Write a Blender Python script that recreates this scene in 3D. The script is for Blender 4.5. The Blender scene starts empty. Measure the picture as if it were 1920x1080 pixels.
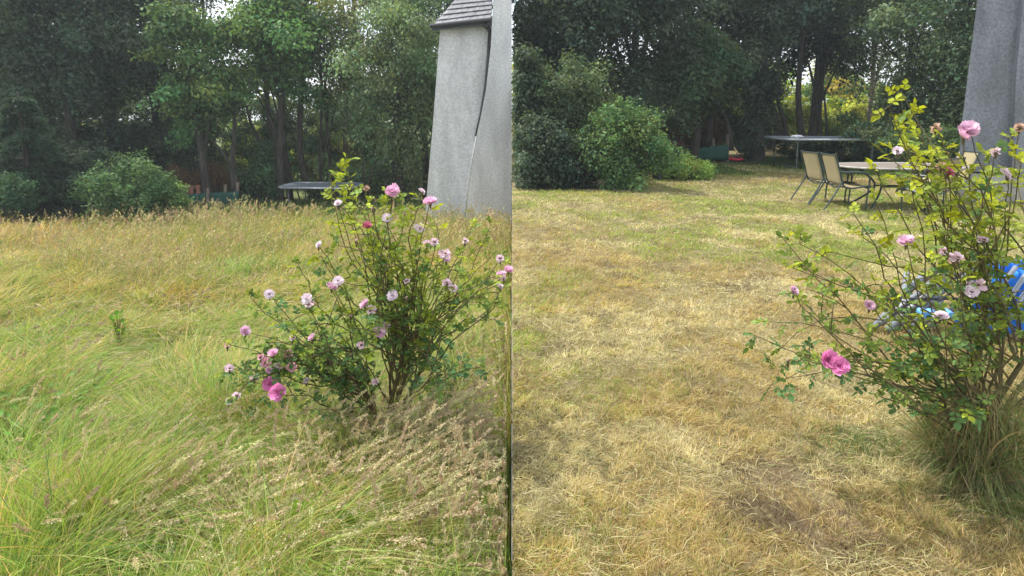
import bpy, math, random
import numpy as np
from mathutils import Vector
R = math.radians
rng = np.random.default_rng(7); random.seed(7)
scn = bpy.context.scene
C = scn.collection

# ------------------------------------------------------------ camera, sky, sun, exposure
F = 1100.0; EYE = 1.5; PITCH = R(8.0); HORIZON = 215.0
SH = (540 - HORIZON) - F*math.tan(PITCH)
cd = bpy.data.cameras.new('camera'); cam = bpy.data.objects.new('camera', cd); C.objects.link(cam)
cd.sensor_width = 36; cd.lens = F/1920*36; cd.clip_end = 600; cd.clip_start = 0.05
cd.shift_y = -SH/1920
cam.location = (0, 0, EYE); cam.rotation_euler = (R(90)-PITCH, 0, 0)
scn.camera = cam
SUN = Vector((-0.60, 0.34, 1.05)).normalized()
el = math.asin(SUN.z); az = math.atan2(SUN.x, SUN.y)
w = bpy.data.worlds.new('World'); scn.world = w; w.use_nodes = True
nt = w.node_tree; bg = nt.nodes['Background']; bg.inputs['Strength'].default_value = 0.15
sky = nt.nodes.new('ShaderNodeTexSky'); sky.sky_type = 'NISHITA'; sky.sun_disc = False
sky.sun_elevation = el; sky.sun_rotation = az; sky.dust_density = 3.0; sky.air_density = 1.0
# thin bright cloud over the blue
tc = nt.nodes.new('ShaderNodeTexCoord'); ns = nt.nodes.new('ShaderNodeTexNoise'); ns.inputs['Scale'].default_value = 2.2; ns.inputs['Detail'].default_value = 6
cr = nt.nodes.new('ShaderNodeMapRange'); cr.inputs[1].default_value = .36; cr.inputs[2].default_value = .6; cr.inputs[3].default_value = .35; cr.inputs[4].default_value = .9
mx = nt.nodes.new('ShaderNodeMix'); mx.data_type = 'RGBA'; mx.inputs[7].default_value = (7.6, 7.9, 8.3, 1)
nt.links.new(tc.outputs['Generated'], ns.inputs['Vector']); nt.links.new(ns.outputs[0], cr.inputs[0])
nt.links.new(cr.outputs[0], mx.inputs[0]); nt.links.new(sky.outputs[0], mx.inputs[6]); nt.links.new(mx.outputs[2], bg.inputs['Color'])
sd = bpy.data.lights.new('sun', 'SUN'); sd.energy = 4.0; sd.angle = R(0.8); sd.color = (1, .95, .86)
so = bpy.data.objects.new('sun', sd); C.objects.link(so); so.rotation_euler = SUN.to_track_quat('Z', 'Y').to_euler(); so.location = (-10, 5, 20)
scn.view_settings.view_transform = 'Standard'; scn.view_settings.look = 'None'
scn.view_settings.gamma = 1; scn.view_settings.exposure = 0.72
scn.render.engine = 'CYCLES'
scn.cycles.max_bounces = 7; scn.cycles.diffuse_bounces = 4; scn.cycles.transmission_bounces = 3; scn.cycles.glossy_bounces = 2

# ------------------------------------------------------------ helpers
CP, SP = math.cos(PITCH), math.sin(PITCH)
def ray(px, py):
    a = (px-960)/F; b = (540-py-SH)/F
    return Vector((a, CP + b*SP, -SP + b*CP))
def pt(px, py, Y):                    # world point seen at that pixel at distance Y
    d = ray(px, py); return Vector((d.x, d.y, d.z))*(Y/d.y) + Vector((0, 0, EYE))
SL = 0.082
def vnoise(x, y, s, seed=0):
    x = np.asarray(x, float)/s; y = np.asarray(y, float)/s
    xi = np.floor(x).astype(np.int64); yi = np.floor(y).astype(np.int64); fx = x-xi; fy = y-yi
    fx = fx*fx*(3-2*fx); fy = fy*fy*(3-2*fy)
    def h(a, b):
        n = (a*374761393 + b*668265263 + seed*982451653) & 0x7fffffff
        n = ((n ^ (n >> 13))*1274126177) & 0x7fffffff
        return ((n ^ (n >> 16)) & 0xffff)/65535.0
    return (h(xi, yi)*(1-fx)+h(xi+1, yi)*fx)*(1-fy) + (h(xi, yi+1)*(1-fx)+h(xi+1, yi+1)*fx)*fy
def fbm(x, y, s, seed=0):
    return vnoise(x, y, s, seed)*.55 + vnoise(x, y, s/2.1, seed+5)*.3 + vnoise(x, y, s/4.7, seed+9)*.15
def gz(x, y):
    x = np.asarray(x, float); y = np.asarray(y, float)
    left = -SL*np.clip(y, 0, 25) + .10*(fbm(x, y, 1.6, 3)-.5)*np.clip(y/3, .2, 1)
    right = .035*(fbm(x, y, 1.1, 8)-.5) + .12*np.exp(-((x-.4)/2.2)**2 - ((y-9.5)/1.8)**2)
    return np.where(x < 0, left, right)
def ground(px, py, side=None):        # ground point seen at that pixel
    d = ray(px, py); t = 1.0
    lo, hi = .3, 80.0
    f = lambda t: EYE + d.z*t - float(gz(d.x*t if side is None else side*abs(d.x*t), d.y*t))
    for _ in range(50):
        m = (lo+hi)/2
        if f(m) > 0: lo = m
        else: hi = m
    return Vector((d.x*lo, d.y*lo, EYE+d.z*lo))

def tag(o, label=None, cat=None, group=None, kind=None):
    if label: o['label'] = label
    if cat: o['category'] = cat
    if group: o['group'] = group
    if kind: o['kind'] = kind
    return o
def empty(name, loc=(0, 0, 0), rz=0.0):
    o = bpy.data.objects.new(name, None); C.objects.link(o); o.location = loc; o.rotation_euler = (0, 0, rz); o.empty_display_size = .2
    return o
def mesh_np(name, V, Fc, mat, col=None, parent=None, smooth=False, world=True):
    """V (n,3), Fc (m,k) same-size faces or list of such arrays, col (n,3)"""
    V = np.asarray(V, np.float32)
    Fl = Fc if isinstance(Fc, list) else [Fc]
    Fl = [np.asarray(f, np.int32) for f in Fl if len(f)]
    me = bpy.data.meshes.new(name)
    me.vertices.add(len(V)); me.vertices.foreach_set('co', V.ravel())
    loops = np.concatenate([f.ravel() for f in Fl]); sizes = np.concatenate([np.full(len(f), f.shape[1]) for f in Fl])
    me.loops.add(len(loops)); me.loops.foreach_set('vertex_index', loops.astype(np.int32))
    starts = np.concatenate([[0], np.cumsum(sizes)[:-1]]).astype(np.int32)
    me.polygons.add(len(sizes)); me.polygons.foreach_set('loop_start', starts); me.polygons.foreach_set('loop_total', sizes.astype(np.int32))
    if smooth: me.polygons.foreach_set('use_smooth', np.ones(len(sizes), bool))
    me.update(calc_edges=True)
    if col is not None:
        a = me.attributes.new('col', 'FLOAT_COLOR', 'POINT')
        c4 = np.ones((len(V), 4), np.float32); c4[:, :3] = np.clip(col, 0, 1); a.data.foreach_set('color', c4.ravel())
    me.materials.append(mat)
    o = bpy.data.objects.new(name, me); C.objects.link(o)
    if parent is not None:
        o.parent = parent
        if world:     # vertices given in world coordinates: take the parent's place off them
            o.matrix_parent_inverse = parent_matrix(parent).inverted()
    return o
from mathutils import Matrix, Euler
def parent_matrix(p):
    m = Matrix.Translation(p.location) @ p.rotation_euler.to_matrix().to_4x4()
    if p.parent is not None: m = parent_matrix(p.parent) @ p.matrix_parent_inverse @ m
    return m

class MB:                              # collects boxes, tubes, prisms into ONE mesh
    def __init__(s): s.V = []; s.F = []
    def add(s, V, F_):
        n = len(s.V); s.V += [tuple(v) for v in V]; s.F += [tuple(i+n for i in f) for f in F_]; return s
    def box(s, c, d, rot=None):
        x, y, z = (k/2 for k in d); P = [Vector((a*x, b*y, e*z)) for a in (-1, 1) for b in (-1, 1) for e in (-1, 1)]
        if rot is not None: P = [rot @ p for p in P]
        return s.add([p+Vector(c) for p in P], [(0, 1, 3, 2), (4, 6, 7, 5), (0, 4, 5, 1), (2, 3, 7, 6), (0, 2, 6, 4), (1, 5, 7, 3)])
    def tube(s, pts, r, n=8, cap=True):
        pts = [Vector(p) for p in pts]; m = len(pts); rr = r if hasattr(r, '__len__') else [r]*m
        V = []; up = None
        for i, p in enumerate(pts):
            t = (pts[min(i+1, m-1)]-pts[max(i-1, 0)]).normalized()
            if up is None:
                up = Vector((0, 0, 1)) if abs(t.z) < .9 else Vector((1, 0, 0))
            u = (up - t*up.dot(t)).normalized(); v = t.cross(u); up = u
            for k in range(n):
                a = 2*math.pi*k/n; V.append(p+(u*math.cos(a)+v*math.sin(a))*rr[i])
        Fc = [(i*n+k, i*n+(k+1) % n, (i+1)*n+(k+1) % n, (i+1)*n+k) for i in range(m-1) for k in range(n)]
        if cap: Fc += [tuple(range(n))[::-1], tuple((m-1)*n+k for k in range(n))]
        return s.add(V, Fc)
    def prism(s, poly, vec):           # closed polygon (3D points, planar) swept by vec
        n = len(poly); poly = [Vector(p) for p in poly]; vec = Vector(vec)
        return s.add(poly+[p+vec for p in poly], [tuple(range(n)), tuple(range(2*n-1, n-1, -1))]+[(i, i+n, (i+1) % n+n, (i+1) % n) for i in range(n)])
    def build(s, name, mat, parent=None, smooth=False, world=True, bevel=0):
        me = bpy.data.meshes.new(name); me.from_pydata(s.V, [], s.F); me.update()
        if smooth:
            me.polygons.foreach_set('use_smooth', [True]*len(me.polygons))
        me.materials.append(mat); o = bpy.data.objects.new(name, me); C.objects.link(o)
        if parent is not None:
            o.parent = parent
            if world: o.matrix_parent_inverse = parent_matrix(parent).inverted()
        if bevel:
            b = o.modifiers.new('b', 'BEVEL'); b.width = bevel; b.segments = 2
        return o
def bez(p0, p1, p2, n=10):
    p0, p1, p2 = Vector(p0), Vector(p1), Vector(p2)
    return [p0*(1-t)**2+p1*2*t*(1-t)+p2*t*t for t in [i/(n-1) for i in range(n)]]
def catmull(P, k=4):
    P = [Vector(p) for p in P]; Q = [P[0]*2-P[1]]+P+[P[-1]*2-P[-2]]; out = []
    for i in range(1, len(Q)-2):
        a, b, c, d = Q[i-1:i+3]
        for j in range(k):
            t = j/k; out.append(.5*((2*b)+(c-a)*t+(2*a-5*b+4*c-d)*t*t+(3*b-a-3*c+d)*t**3))
    return out+[P[-1]]

def nrm(v): return v/np.maximum(np.linalg.norm(v, axis=-1, keepdims=True), 1e-9)
def frames(x, z):                      # rows: x axis = x, z axis close to z
    x = nrm(x); y = nrm(np.cross(z, x)); z = np.cross(x, y)
    return np.stack([x, y, z], axis=1)       # (N,3axis,3)
def scatter(tv, tf, P, Fr, S):
    """template verts/faces placed at P with frame Fr and scale S"""
    tv = np.asarray(tv, float); N = len(P); k = len(tv)
    S = np.asarray(S, float)
    if S.ndim == 1: S = S[:, None].repeat(3, 1)
    L = tv[None]*S[:, None, :]
    V = np.einsum('nki,nij->nkj', L, Fr) + P[:, None, :]
    tf = [np.asarray(f) for f in (tf if isinstance(tf, list) else [tf])]
    Fo = [(f[None]+(np.arange(N)*k)[:, None, None]).reshape(-1, f.shape[1]) for f in tf]
    return V.reshape(-1, 3), Fo
QF = [np.array([[0, 1, 2, 3]])]
KITE = ([(0, 0, 0), (.45, .28, .05), (1, 0, -.06), (.45, -.28, .05)], QF)
def leaves(P, N_, S, droop=0.2, rs=rng, tpl=KITE):
    d = rs.normal(size=P.shape); d[:, 2] -= droop*2; 
    d = d - N_*(d*N_).sum(1, keepdims=True); 
    Fr = frames(d, N_)
    return scatter(tpl[0], tpl[1], P, Fr, S)
def ribbons(P0, D, B, L, W, nseg=4, facing=None, rs=rng):
    """grass blades: p(t)=P0+L(tD+t^2 B); W width"""
    N = len(P0); t = np.linspace(0, 1, nseg+1)
    pts = P0[:, None]+L[:, None, None]*(t[None, :, None]*D[:, None]+(t**2)[None, :, None]*B[:, None])
    a = rs.uniform(0, 2*np.pi, N) if facing is None else facing
    side = np.stack([np.cos(a), np.sin(a), rs.normal(0, .25, N)], 1)
    T = D+B; side = nrm(side - T*(side*T).sum(1, keepdims=True)/np.maximum((T*T).sum(1, keepdims=True), 1e-6))
    wp = (1-t**2.2)*(.75+.5*t*(1-t)); wp[-1] = .04
    off = side[:, None]*(W[:, None]*wp[None])[:, :, None]*.5
    V = np.stack([pts-off, pts+off], 2).reshape(N, -1, 3)
    k = 2*(nseg+1); q = np.array([[2*i, 2*i+1, 2*i+3, 2*i+2] for i in range(nseg)])
    Fc = (q[None]+(np.arange(N)*k)[:, None, None]).reshape(-1, 4)
    return V.reshape(-1, 3), Fc, k
def joinparts(parts):
    Vs, Fs, Cs = [], {}, []; n = 0
    for V, Fc, col in parts:
        for f in (Fc if isinstance(Fc, list) else [Fc]):
            if len(f): Fs.setdefault(f.shape[1], []).append(f+n)
        Vs.append(V); Cs.append(col); n += len(V)
    return np.concatenate(Vs), [np.concatenate(v) for v in Fs.values()], np.concatenate(Cs)

# ------------------------------------------------------------ materials
def mat(name): m = bpy.data.materials.new(name); m.use_nodes = True; return m, m.node_tree, m.node_tree.nodes['Principled BSDF']
def leafmat(name, trans=.35, rough=.5, spec=.3, tint=(1.25, 1.15, .55)):
    m, t, b = mat(name); a = t.nodes.new('ShaderNodeAttribute'); a.attribute_name = 'col'
    t.links.new(a.outputs['Color'], b.inputs['Base Color']); b.inputs['Roughness'].default_value = rough; b.inputs['Specular IOR Level'].default_value = spec
    tr = t.nodes.new('ShaderNodeBsdfTranslucent'); mu = t.nodes.new('ShaderNodeMix'); mu.data_type = 'RGBA'; mu.blend_type = 'MULTIPLY'; mu.inputs[0].default_value = 1
    mu.inputs[7].default_value = (*tint, 1); t.links.new(a.outputs['Color'], mu.inputs[6]); t.links.new(mu.outputs[2], tr.inputs['Color'])
    ms = t.nodes.new('ShaderNodeMixShader'); ms.inputs[0].default_value = trans
    t.links.new(b.outputs[0], ms.inputs[1]); t.links.new(tr.outputs[0], ms.inputs[2]); t.links.new(ms.outputs[0], t.nodes['Material Output'].inputs[0])
    return m
def noisemat(name, c1, c2, scale=8, rough=.8, bump=.0, bscale=None, detail=8, spec=.3, metal=0, stretch=None, lo=.3, hi=.7):
    m, t, b = mat(name); tc = t.nodes.new('ShaderNodeTexCoord'); mp = t.nodes.new('ShaderNodeMapping')
    if stretch: mp.inputs['Scale'].default_value = stretch
    n = t.nodes.new('ShaderNodeTexNoise'); n.inputs['Scale'].default_value = scale; n.inputs['Detail'].default_value = detail
    r = t.nodes.new('ShaderNodeValToRGB'); r.color_ramp.elements[0].color = (*c1, 1); r.color_ramp.elements[1].color = (*c2, 1)
    r.color_ramp.elements[0].position = lo; r.color_ramp.elements[1].position = hi
    t.links.new(tc.outputs['Object'], mp.inputs[0]); t.links.new(mp.outputs[0], n.inputs[0]); t.links.new(n.outputs[0], r.inputs[0]); t.links.new(r.outputs[0], b.inputs['Base Color'])
    b.inputs['Roughness'].default_value = rough; b.inputs['Specular IOR Level'].default_value = spec; b.inputs['Metallic'].default_value = metal
    if bump:
        n2 = t.nodes.new('ShaderNodeTexNoise'); n2.inputs['Scale'].default_value = bscale or scale*4; n2.inputs['Detail'].default_value = 5
        bp = t.nodes.new('ShaderNodeBump'); bp.inputs['Strength'].default_value = 1; bp.inputs['Distance'].default_value = bump
        t.links.new(mp.outputs[0], n2.inputs[0]); t.links.new(n2.outputs[0], bp.inputs['Height']); t.links.new(bp.outputs[0], b.inputs['Normal'])
    return m
M = {}
M['leaf'] = leafmat('leaf', .36, .62, .18)
M['rose_leaf'] = leafmat('rose_leaf', .42, .55, .2)
M['grass'] = leafmat('grass', .38, .55, .25, (1.15, 1.1, .6))
M['straw'] = leafmat('straw', .25, .7, .15, (1.1, 1.0, .8))
M['petal'] = leafmat('petal', .35, .6, .2, (1.05, .95, 1.0))
M['bark'] = noisemat('bark', (.03, .026, .021), (.085, .075, .06), 6, .9, .02, 30, stretch=(3, 3, .6))
M['palebark'] = noisemat('palebark', (.10, .075, .055), (.23, .18, .14), 5, .9, .02, 26, stretch=(3, 3, .5))
M['cane'] = noisemat('cane', (.06, .045, .02), (.13, .11, .045), 20, .7, .002, 90)
M['earth'] = noisemat('earth', (.13, .105, .055), (.22, .18, .09), 9, .95, .02, 60)
M['soil'] = noisemat('meadow_soil', (.07, .10, .025), (.16, .18, .06), 7, .95, .02, 60)
M['harlA'] = noisemat('roughcast_lit_tone', (.50, .50, .505), (.66, .66, .67), 24, .95, .02, 30, lo=.36, hi=.64, detail=6)  # lit tone of the shared roughcast, put into the colour
M['harlB'] = noisemat('roughcast_shade_tone', (.165, .18, .205), (.235, .255, .285), 24, .95, .02, 30, lo=.36, hi=.64, detail=6)  # same roughcast with shade put in as a darker, bluer colour
for k_, lo_ in (('harlA', .82), ('harlB', .75)):     # broad weather staining
    t = M[k_].node_tree; b = t.nodes['Principled BSDF']; src = b.inputs['Base Color'].links[0].from_socket
    tc = t.nodes.new('ShaderNodeTexCoord'); mp = t.nodes.new('ShaderNodeMapping'); mp.inputs['Scale'].default_value = (2.2, 2.2, .55); n = t.nodes.new('ShaderNodeTexNoise'); n.inputs['Scale'].default_value = 1.6; n.inputs['Detail'].default_value = 7
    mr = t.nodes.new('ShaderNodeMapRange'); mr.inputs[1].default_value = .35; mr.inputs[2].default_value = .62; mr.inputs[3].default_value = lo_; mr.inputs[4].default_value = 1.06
    mu = t.nodes.new('ShaderNodeVectorMath'); mu.operation = 'SCALE'
    t.links.new(tc.outputs['Object'], mp.inputs[0]); t.links.new(mp.outputs[0], n.inputs[0]); t.links.new(n.outputs[0], mr.inputs[0]); t.links.new(src, mu.inputs[0]); t.links.new(mr.outputs[0], mu.inputs['Scale']); t.links.new(mu.outputs[0], b.inputs['Base Color'])
M['concrete'] = noisemat('concrete', (.28, .27, .25), (.42, .41, .38), 9, .9, .006, 60)
M['slate'] = noisemat('slate', (.07, .075, .09), (.17, .175, .2), 5, .55, .004, 40, spec=.5)
M['slate2'] = noisemat('slate_light', (.09, .095, .11), (.19, .19, .215), 6, .55, .004, 40, spec=.5)
M['black'] = noisemat('black_plastic', (.012, .012, .014), (.03, .03, .034), 10, .4, spec=.5)
M['wood'] = noisemat('grey_wood', (.13, .105, .08), (.27, .22, .17), 7, .85, .004, 40, stretch=(4, 4, .7))
M['redwood'] = noisemat('red_wood', (.17, .07, .05), (.28, .13, .09), 7, .8, .003, 40, stretch=(4, 4, .7))
M['net'] = noisemat('green_net', (.012, .06, .045), (.03, .10, .075), 30, .7, .002, 160)
M['frame'] = noisemat('dark_green_paint', (.018, .035, .035), (.035, .055, .055), 20, .35, spec=.5)
M['sling'] = noisemat('beige_mesh', (.27, .23, .13), (.35, .30, .18), 90, .8, .001, 300)
M['galv'] = noisemat('galvanised', (.38, .41, .43), (.58, .61, .63), 14, .38, metal=.6)
M['mat'] = noisemat('trampoline_mat', (.09, .10, .125), (.15, .165, .20), 25, .6)
M['table'] = noisemat('table_glass', (.19, .155, .135), (.27, .23, .195), 35, .35, spec=.5)
M['tube'] = noisemat('grey_tube', (.14, .16, .18), (.24, .26, .29), 12, .5, spec=.4, metal=.1)
M['blue'] = noisemat('blue_cloth', (.012, .13, .55), (.03, .26, .85), 9, .6, .004, 30)
M['blueplastic'] = noisemat('blue_plastic', (.08, .25, .62), (.12, .33, .75), 12, .35)
M['red'] = noisemat('red_plastic', (.50, .02, .045), (.68, .06, .10), 6, .4)
M['white'] = noisemat('white_plastic', (.6, .62, .65), (.8, .8, .82), 6, .5)
M['dullgalv'] = noisemat('dull_galvanised', (.10, .12, .12), (.2, .22, .22), 14, .6, metal=.3)
M['pad'] = noisemat('pad', (.16, .18, .21), (.26, .29, .33), 12, .6)

# ------------------------------------------------------------ ground
def grid(name, xs, ys, m, kindlabel, skirt=False):
    X, Y = np.meshgrid(xs, ys); Z = gz(X, Y)
    if skirt:     # bank down to the lower meadow along its left edge
        X = np.concatenate([X[:, :1], X], 1); Y = np.concatenate([Y[:, :1], Y], 1); Z = np.concatenate([Z[:, :1]*0-3.0, Z], 1)
    ny, nx = X.shape; V = np.stack([X, Y, Z], -1).reshape(-1, 3)
    i = np.arange(ny-1)[:, None]*nx+np.arange(nx-1)[None]; i = i.ravel()
    o = mesh_np(name, V, np.stack([i, i+1, i+nx+1, i+nx], 1), m, smooth=not skirt); o['kind'] = 'structure'; return o
yy = np.concatenate([np.linspace(-8, 0, 20), np.linspace(.2, 14, 120), np.linspace(14.5, 40, 40), np.linspace(45, 400, 12)])
xx = np.concatenate([[0.001], np.linspace(.12, 12, 90), np.linspace(13, 40, 20), np.linspace(50, 400, 8)])
grid('meadow', -xx[::-1], yy, M['soil'], '')
grid('lawn', xx, yy, M['earth'], '', True)

# ------------------------------------------------------------ buildings
# house at the meadow's right: set back bay A under slates, nearer battered gable B
hA = empty('house', (-1.2, 15.0, float(gz(-1.2, 14))))
tag(hA, 'roughcast house wall with its lit pale grey painted in and slate roofed bay, beside the uncut meadow', 'house')
YA, YB = 14.6, 14.0
def wallprism(poly, Y, depth): return MB().prism([pt(px, py, Y) for px, py in poly], (0, depth, 0))
pa = [(826, 44), (925, 30), (925, 470), (797, 470), (797, 400), (811, 240)]
wallprism(pa, YA, 2.6).build('bay_wall', M['harlA'], hA)
pb = [(926, -140), (925, 0), (920, 90), (911, 170), (902, 216), (893, 256), (885, 300), (878, 345), (871, 412), (959.2, 428), (959.2, -140)]
B0 = [pt(px, py, YB) for px, py in pb]
for v in B0: v.x = min(v.x, -.006)
MB().prism(B0, (0, 3.4, 0)).build('gable_wall', M['harlA'], hA)
MB().tube([pt(px, py, YB) for px, py in pb[5:9]], .012, 8).build('corner_bead', M['harlA'], hA, True)
pl = [pt(px, py, YB-.04) for px, py in [(868, 415), (868, 480), (959.3, 480), (959.3, 431)]]
MB().prism(pl, (0, .5, 0)).build('plinth', M['concrete'], hA)
pl = [pt(px, py, YA-.04) for px, py in [(795, 404), (795, 470), (872, 470), (872, 412)]]
MB().prism(pl, (0, .5, 0)).build('plinth', M['concrete'], hA)
# slate roof of the bay
ra, rb, rc, rd = pt(812, 50, YA-.25), pt(921, 36, YA-.25), pt(925, -36, YA+.9), pt(885, -36, YA+.9)
rv = MB(); rv.prism([ra, rb, rc, rd], (0, .0, -.06)); roof = rv.build('roof', M['slate'], hA)
sl = MB(); rows = 9
for i in range(rows):
    t0, t1 = i/rows, (i+1.25)/rows
    for j in range(-1, 9):
        s0 = max(0, (j+(i % 2)*.5)/8); s1 = min(1, (j+1+(i % 2)*.5)/8)-.006
        if s1 <= s0: continue
        g = lambda s, t: (ra.lerp(rb, s)).lerp(rd.lerp(rc, s), min(t, 1)) 
        up = Vector((0, -.012, .02)); e = random.uniform(0, .006)
        P = [g(s0, t0)+up*(1.7+e*40), g(s1, t0)+up*(1.7+e*40), g(s1, t1)+up*.4, g(s0, t1)+up*.4]
        sl.prism(P, (0, .002, -.012))
sl.build('slate_courses', M['slate2'], roof)
MB().prism([ra+Vector((-.02, -.03, .02)), rb+Vector((0, -.03, .02)), rb+Vector((0, -.03, -.13)), ra+Vector((-.02, -.03, -.09))], (0, .06, 0)).build('fascia', M['black'], hA)
MB().tube([ra+Vector((-.06, -.09, .0)), rb+Vector((0, -.09, -.02))], .05, 10).build('gutter', M['black'], hA)
MB().tube([pt(908, 46, YA-.3), pt(915, 52, YA-.22), pt(919, 60, YA-.10), pt(917, 100, YA-.1), pt(912, 160, YA-.1), pt(903, 215, YA-.1), pt(894, 256, YA-.1)], .055, 10).build('downpipe', M['black'], hA, smooth=True)

hB = empty('house', (8.5, 10.5, 0)); tag(hB, 'roughcast house corner with blue grey shade painted into the wall colour at the right edge of the mown lawn', 'house')
YH = 10.2
poly = [pt(1840, -60, YH), pt(1802, 243, YH), pt(1798, 320, YH), pt(1960, 330, YH-.15), pt(1960, -60, YH-.15)]
MB().prism(poly, (4.2, 4, 0)).build('wall', M['harlB'], hB)
MB().prism([pt(1905, 150, YH-.22), pt(1897, 331, YH-.22), pt(1990, 340, YH-.3), pt(2000, 20, YH-.3), pt(1925, -60, YH-.22)], (.3, 1, 0)).build('buttress', M['harlB'], hB)
MB().prism([pt(1792, 324, YH-.05), pt(1792, 390, YH-.05), pt(1990, 400, YH-.3), pt(1990, 334, YH-.3)], (2.2, 2, 0)).build('plinth', M['concrete'], hB)

# ------------------------------------------------------------ trees and shrubs
def make_foliage(clumps, n, size, col, var, rs, side, droop=.3, up=.5, flat=.7, colvar=.25, soft=.12, filler=.0, bough=1.0, hang=-.5):
    """clumps: list of (centre, radius). returns V,F,col"""
    Cc = np.array([c for c, r in clumps]); Rr = np.array([r for c, r in clumps])
    pr = Rr**2/np.sum(Rr**2); idx = rs.choice(len(Cc), n, p=pr)
    d = nrm(rs.normal(size=(n, 3))); rad = rs.uniform(0.1, 1, n)**.6*(1+np.abs(rs.normal(0, soft, n)))
    off = d*(Rr[idx]*rad)[:, None]*np.array([1, 1, flat]); ctr = Cc.mean(0); ax = Cc-ctr; ax[:, 2] = ax[:, 2]*.5+hang*rs.uniform(.2, 1.2, len(Cc))*np.linalg.norm(ax[:, :2], axis=1)+rs.normal(0, .2, len(Cc)); ax += rs.normal(0, .3, ax.shape)
    ax = nrm(ax); el_ = rs.uniform(.2, 1.3, len(Cc))*bough; al = (off*ax[idx]).sum(1, keepdims=True); off = (off+ax[idx]*al*el_[idx][:, None])/(1+.35*el_[idx][:, None]); off[:, 2] -= droop*.35*np.abs(al[:, 0])
    P = Cc[idx]+off
    fill = rs.random(n) < filler; lo_, hi_ = Cc.min(0)-Rr.mean()*.5, Cc.max(0)+Rr.mean()*.5; e_ = nrm(rs.normal(size=(n, 3)))*(rs.random(n)**.4)[:, None]
    P = np.where(fill[:, None], (lo_+hi_)/2+e_*(hi_-lo_)/2, P)
    N_ = nrm(d*.7+rs.normal(size=(n, 3))*.55+np.array([0, 0, up]))
    S = size*rs.uniform(.45, 1.5, n)
    keep = (P[:, 0] < -.08) if side < 0 else (P[:, 0] > .06) if side > 0 else np.ones(n, bool)
    keep &= P[:, 2] > gz(P[:, 0], P[:, 1])+.02
    P, N_, S, idx = P[keep], N_[keep], S[keep], idx[keep]; n = len(P)
    V, Fc = leaves(P, N_, S, droop, rs)
    cc = np.maximum(np.array([1.8, 1.6, 1.95])*np.array(col), np.array([.066, .10, .064]))[None]*(1+rs.normal(0, colvar, len(Cc)))[idx][:, None]*(1+rs.normal(0, .2, n))[:, None]
    hue = (rs.normal(0, 1, len(Cc))[idx]*.6+rs.normal(0, 1, n)*.6)*var
    cc[:, 0] *= 1+hue; cc[:, 2] *= 1-hue*.5
    return V, Fc, np.repeat(np.clip(cc, .004, .8), 4, 0)
def limbs(base, top, r, targets, rs, bend=.3, tr_n=8, lean=None):
    base, top = Vector(base), Vector(top)
    mid = (base+top)/2+Vector((rs.normal(0, bend), rs.normal(0, bend*.5), 0))
    path = bez(base, mid, top, 12)
    mb = MB(); mb.tube([base+Vector((0, 0, -.15))]+path, [r*1.5]+[r*(1.15-.85*i/11) for i in range(12)], tr_n)
    lm = MB()
    for tg in targets:
        tg = Vector(tg); i = int(np.clip(rs.integers(3, 11), 0, 11)); s = path[i]
        if s.z > tg.z+.3: i = max(2, i-4); s = path[i]
        c = (s+tg)/2+Vector((0, 0, .15*(tg-s).length))
        q = bez(s, c, tg, 7); rr = r*.38*(1-i/16)
        lm.tube(q, [rr*(1-.8*k/6)+.004 for k in range(7)], 5, False)
    return mb, lm
def tree(px, Y, label, top=8.0, base=1.2, rad=2.2, n=16000, nc=26, size=.11, col=(.05, .09, .03), var=.2, r=.13, kind='tree', name='deciduous_tree', fp=None, droop=.3, flat=.6,
         crownx=0, cr=(.45, .95), seed=0, lean=0, group='trees at the garden edge', shape=1.0, bark='bark', zg=None, colvar=.28):
    rs = np.random.default_rng(seed*13+int(px)); side = -1 if px < 958 else 1
    nc = int(nc*1.7); n = int(n*1.5); size *= 1.12; flat = min(flat*1.25, .9); cr = (cr[0]*.95, cr[1]*1.05)
    d = ray(px, 300); x = d.x*Y/d.y; z0 = float(gz(x, Y)) if zg is None else zg
    root = empty(name, (x, Y, z0)); tag(root, label, kind, group)
    cz = (top+base)/2; h = (top-base)/2; cl = []
    for _ in range(nc):
        u = nrm(rs.normal(size=3)); k = rs.uniform(.15, 1)**.5
        q = np.array([x+crownx+u[0]*k*rad, Y+u[1]*k*rad, cz+u[2]*k*h])
        cl.append((q, rs.uniform(*cr)))
    V, Fc, cc = make_foliage(cl, n, size, col, var, rs, side, droop, .5, flat, colvar, .3, .16, 1.3, -.5)
    mesh_np('crown', V, Fc, M['leaf'], cc, root)
    tg = [c for c, _ in cl if (c[0] < -.2 if side < 0 else c[0] > .2)]
    rs.shuffle(tg)
    mb, lm = limbs((x, Y, z0), (x+lean+crownx*.5, Y, cz+h*.5), r, tg[:12], rs)
    mb.build('trunk', M[bark], root, smooth=True)
    if lm.V: lm.build('branches', M[bark], root, smooth=True)
    return root
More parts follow.
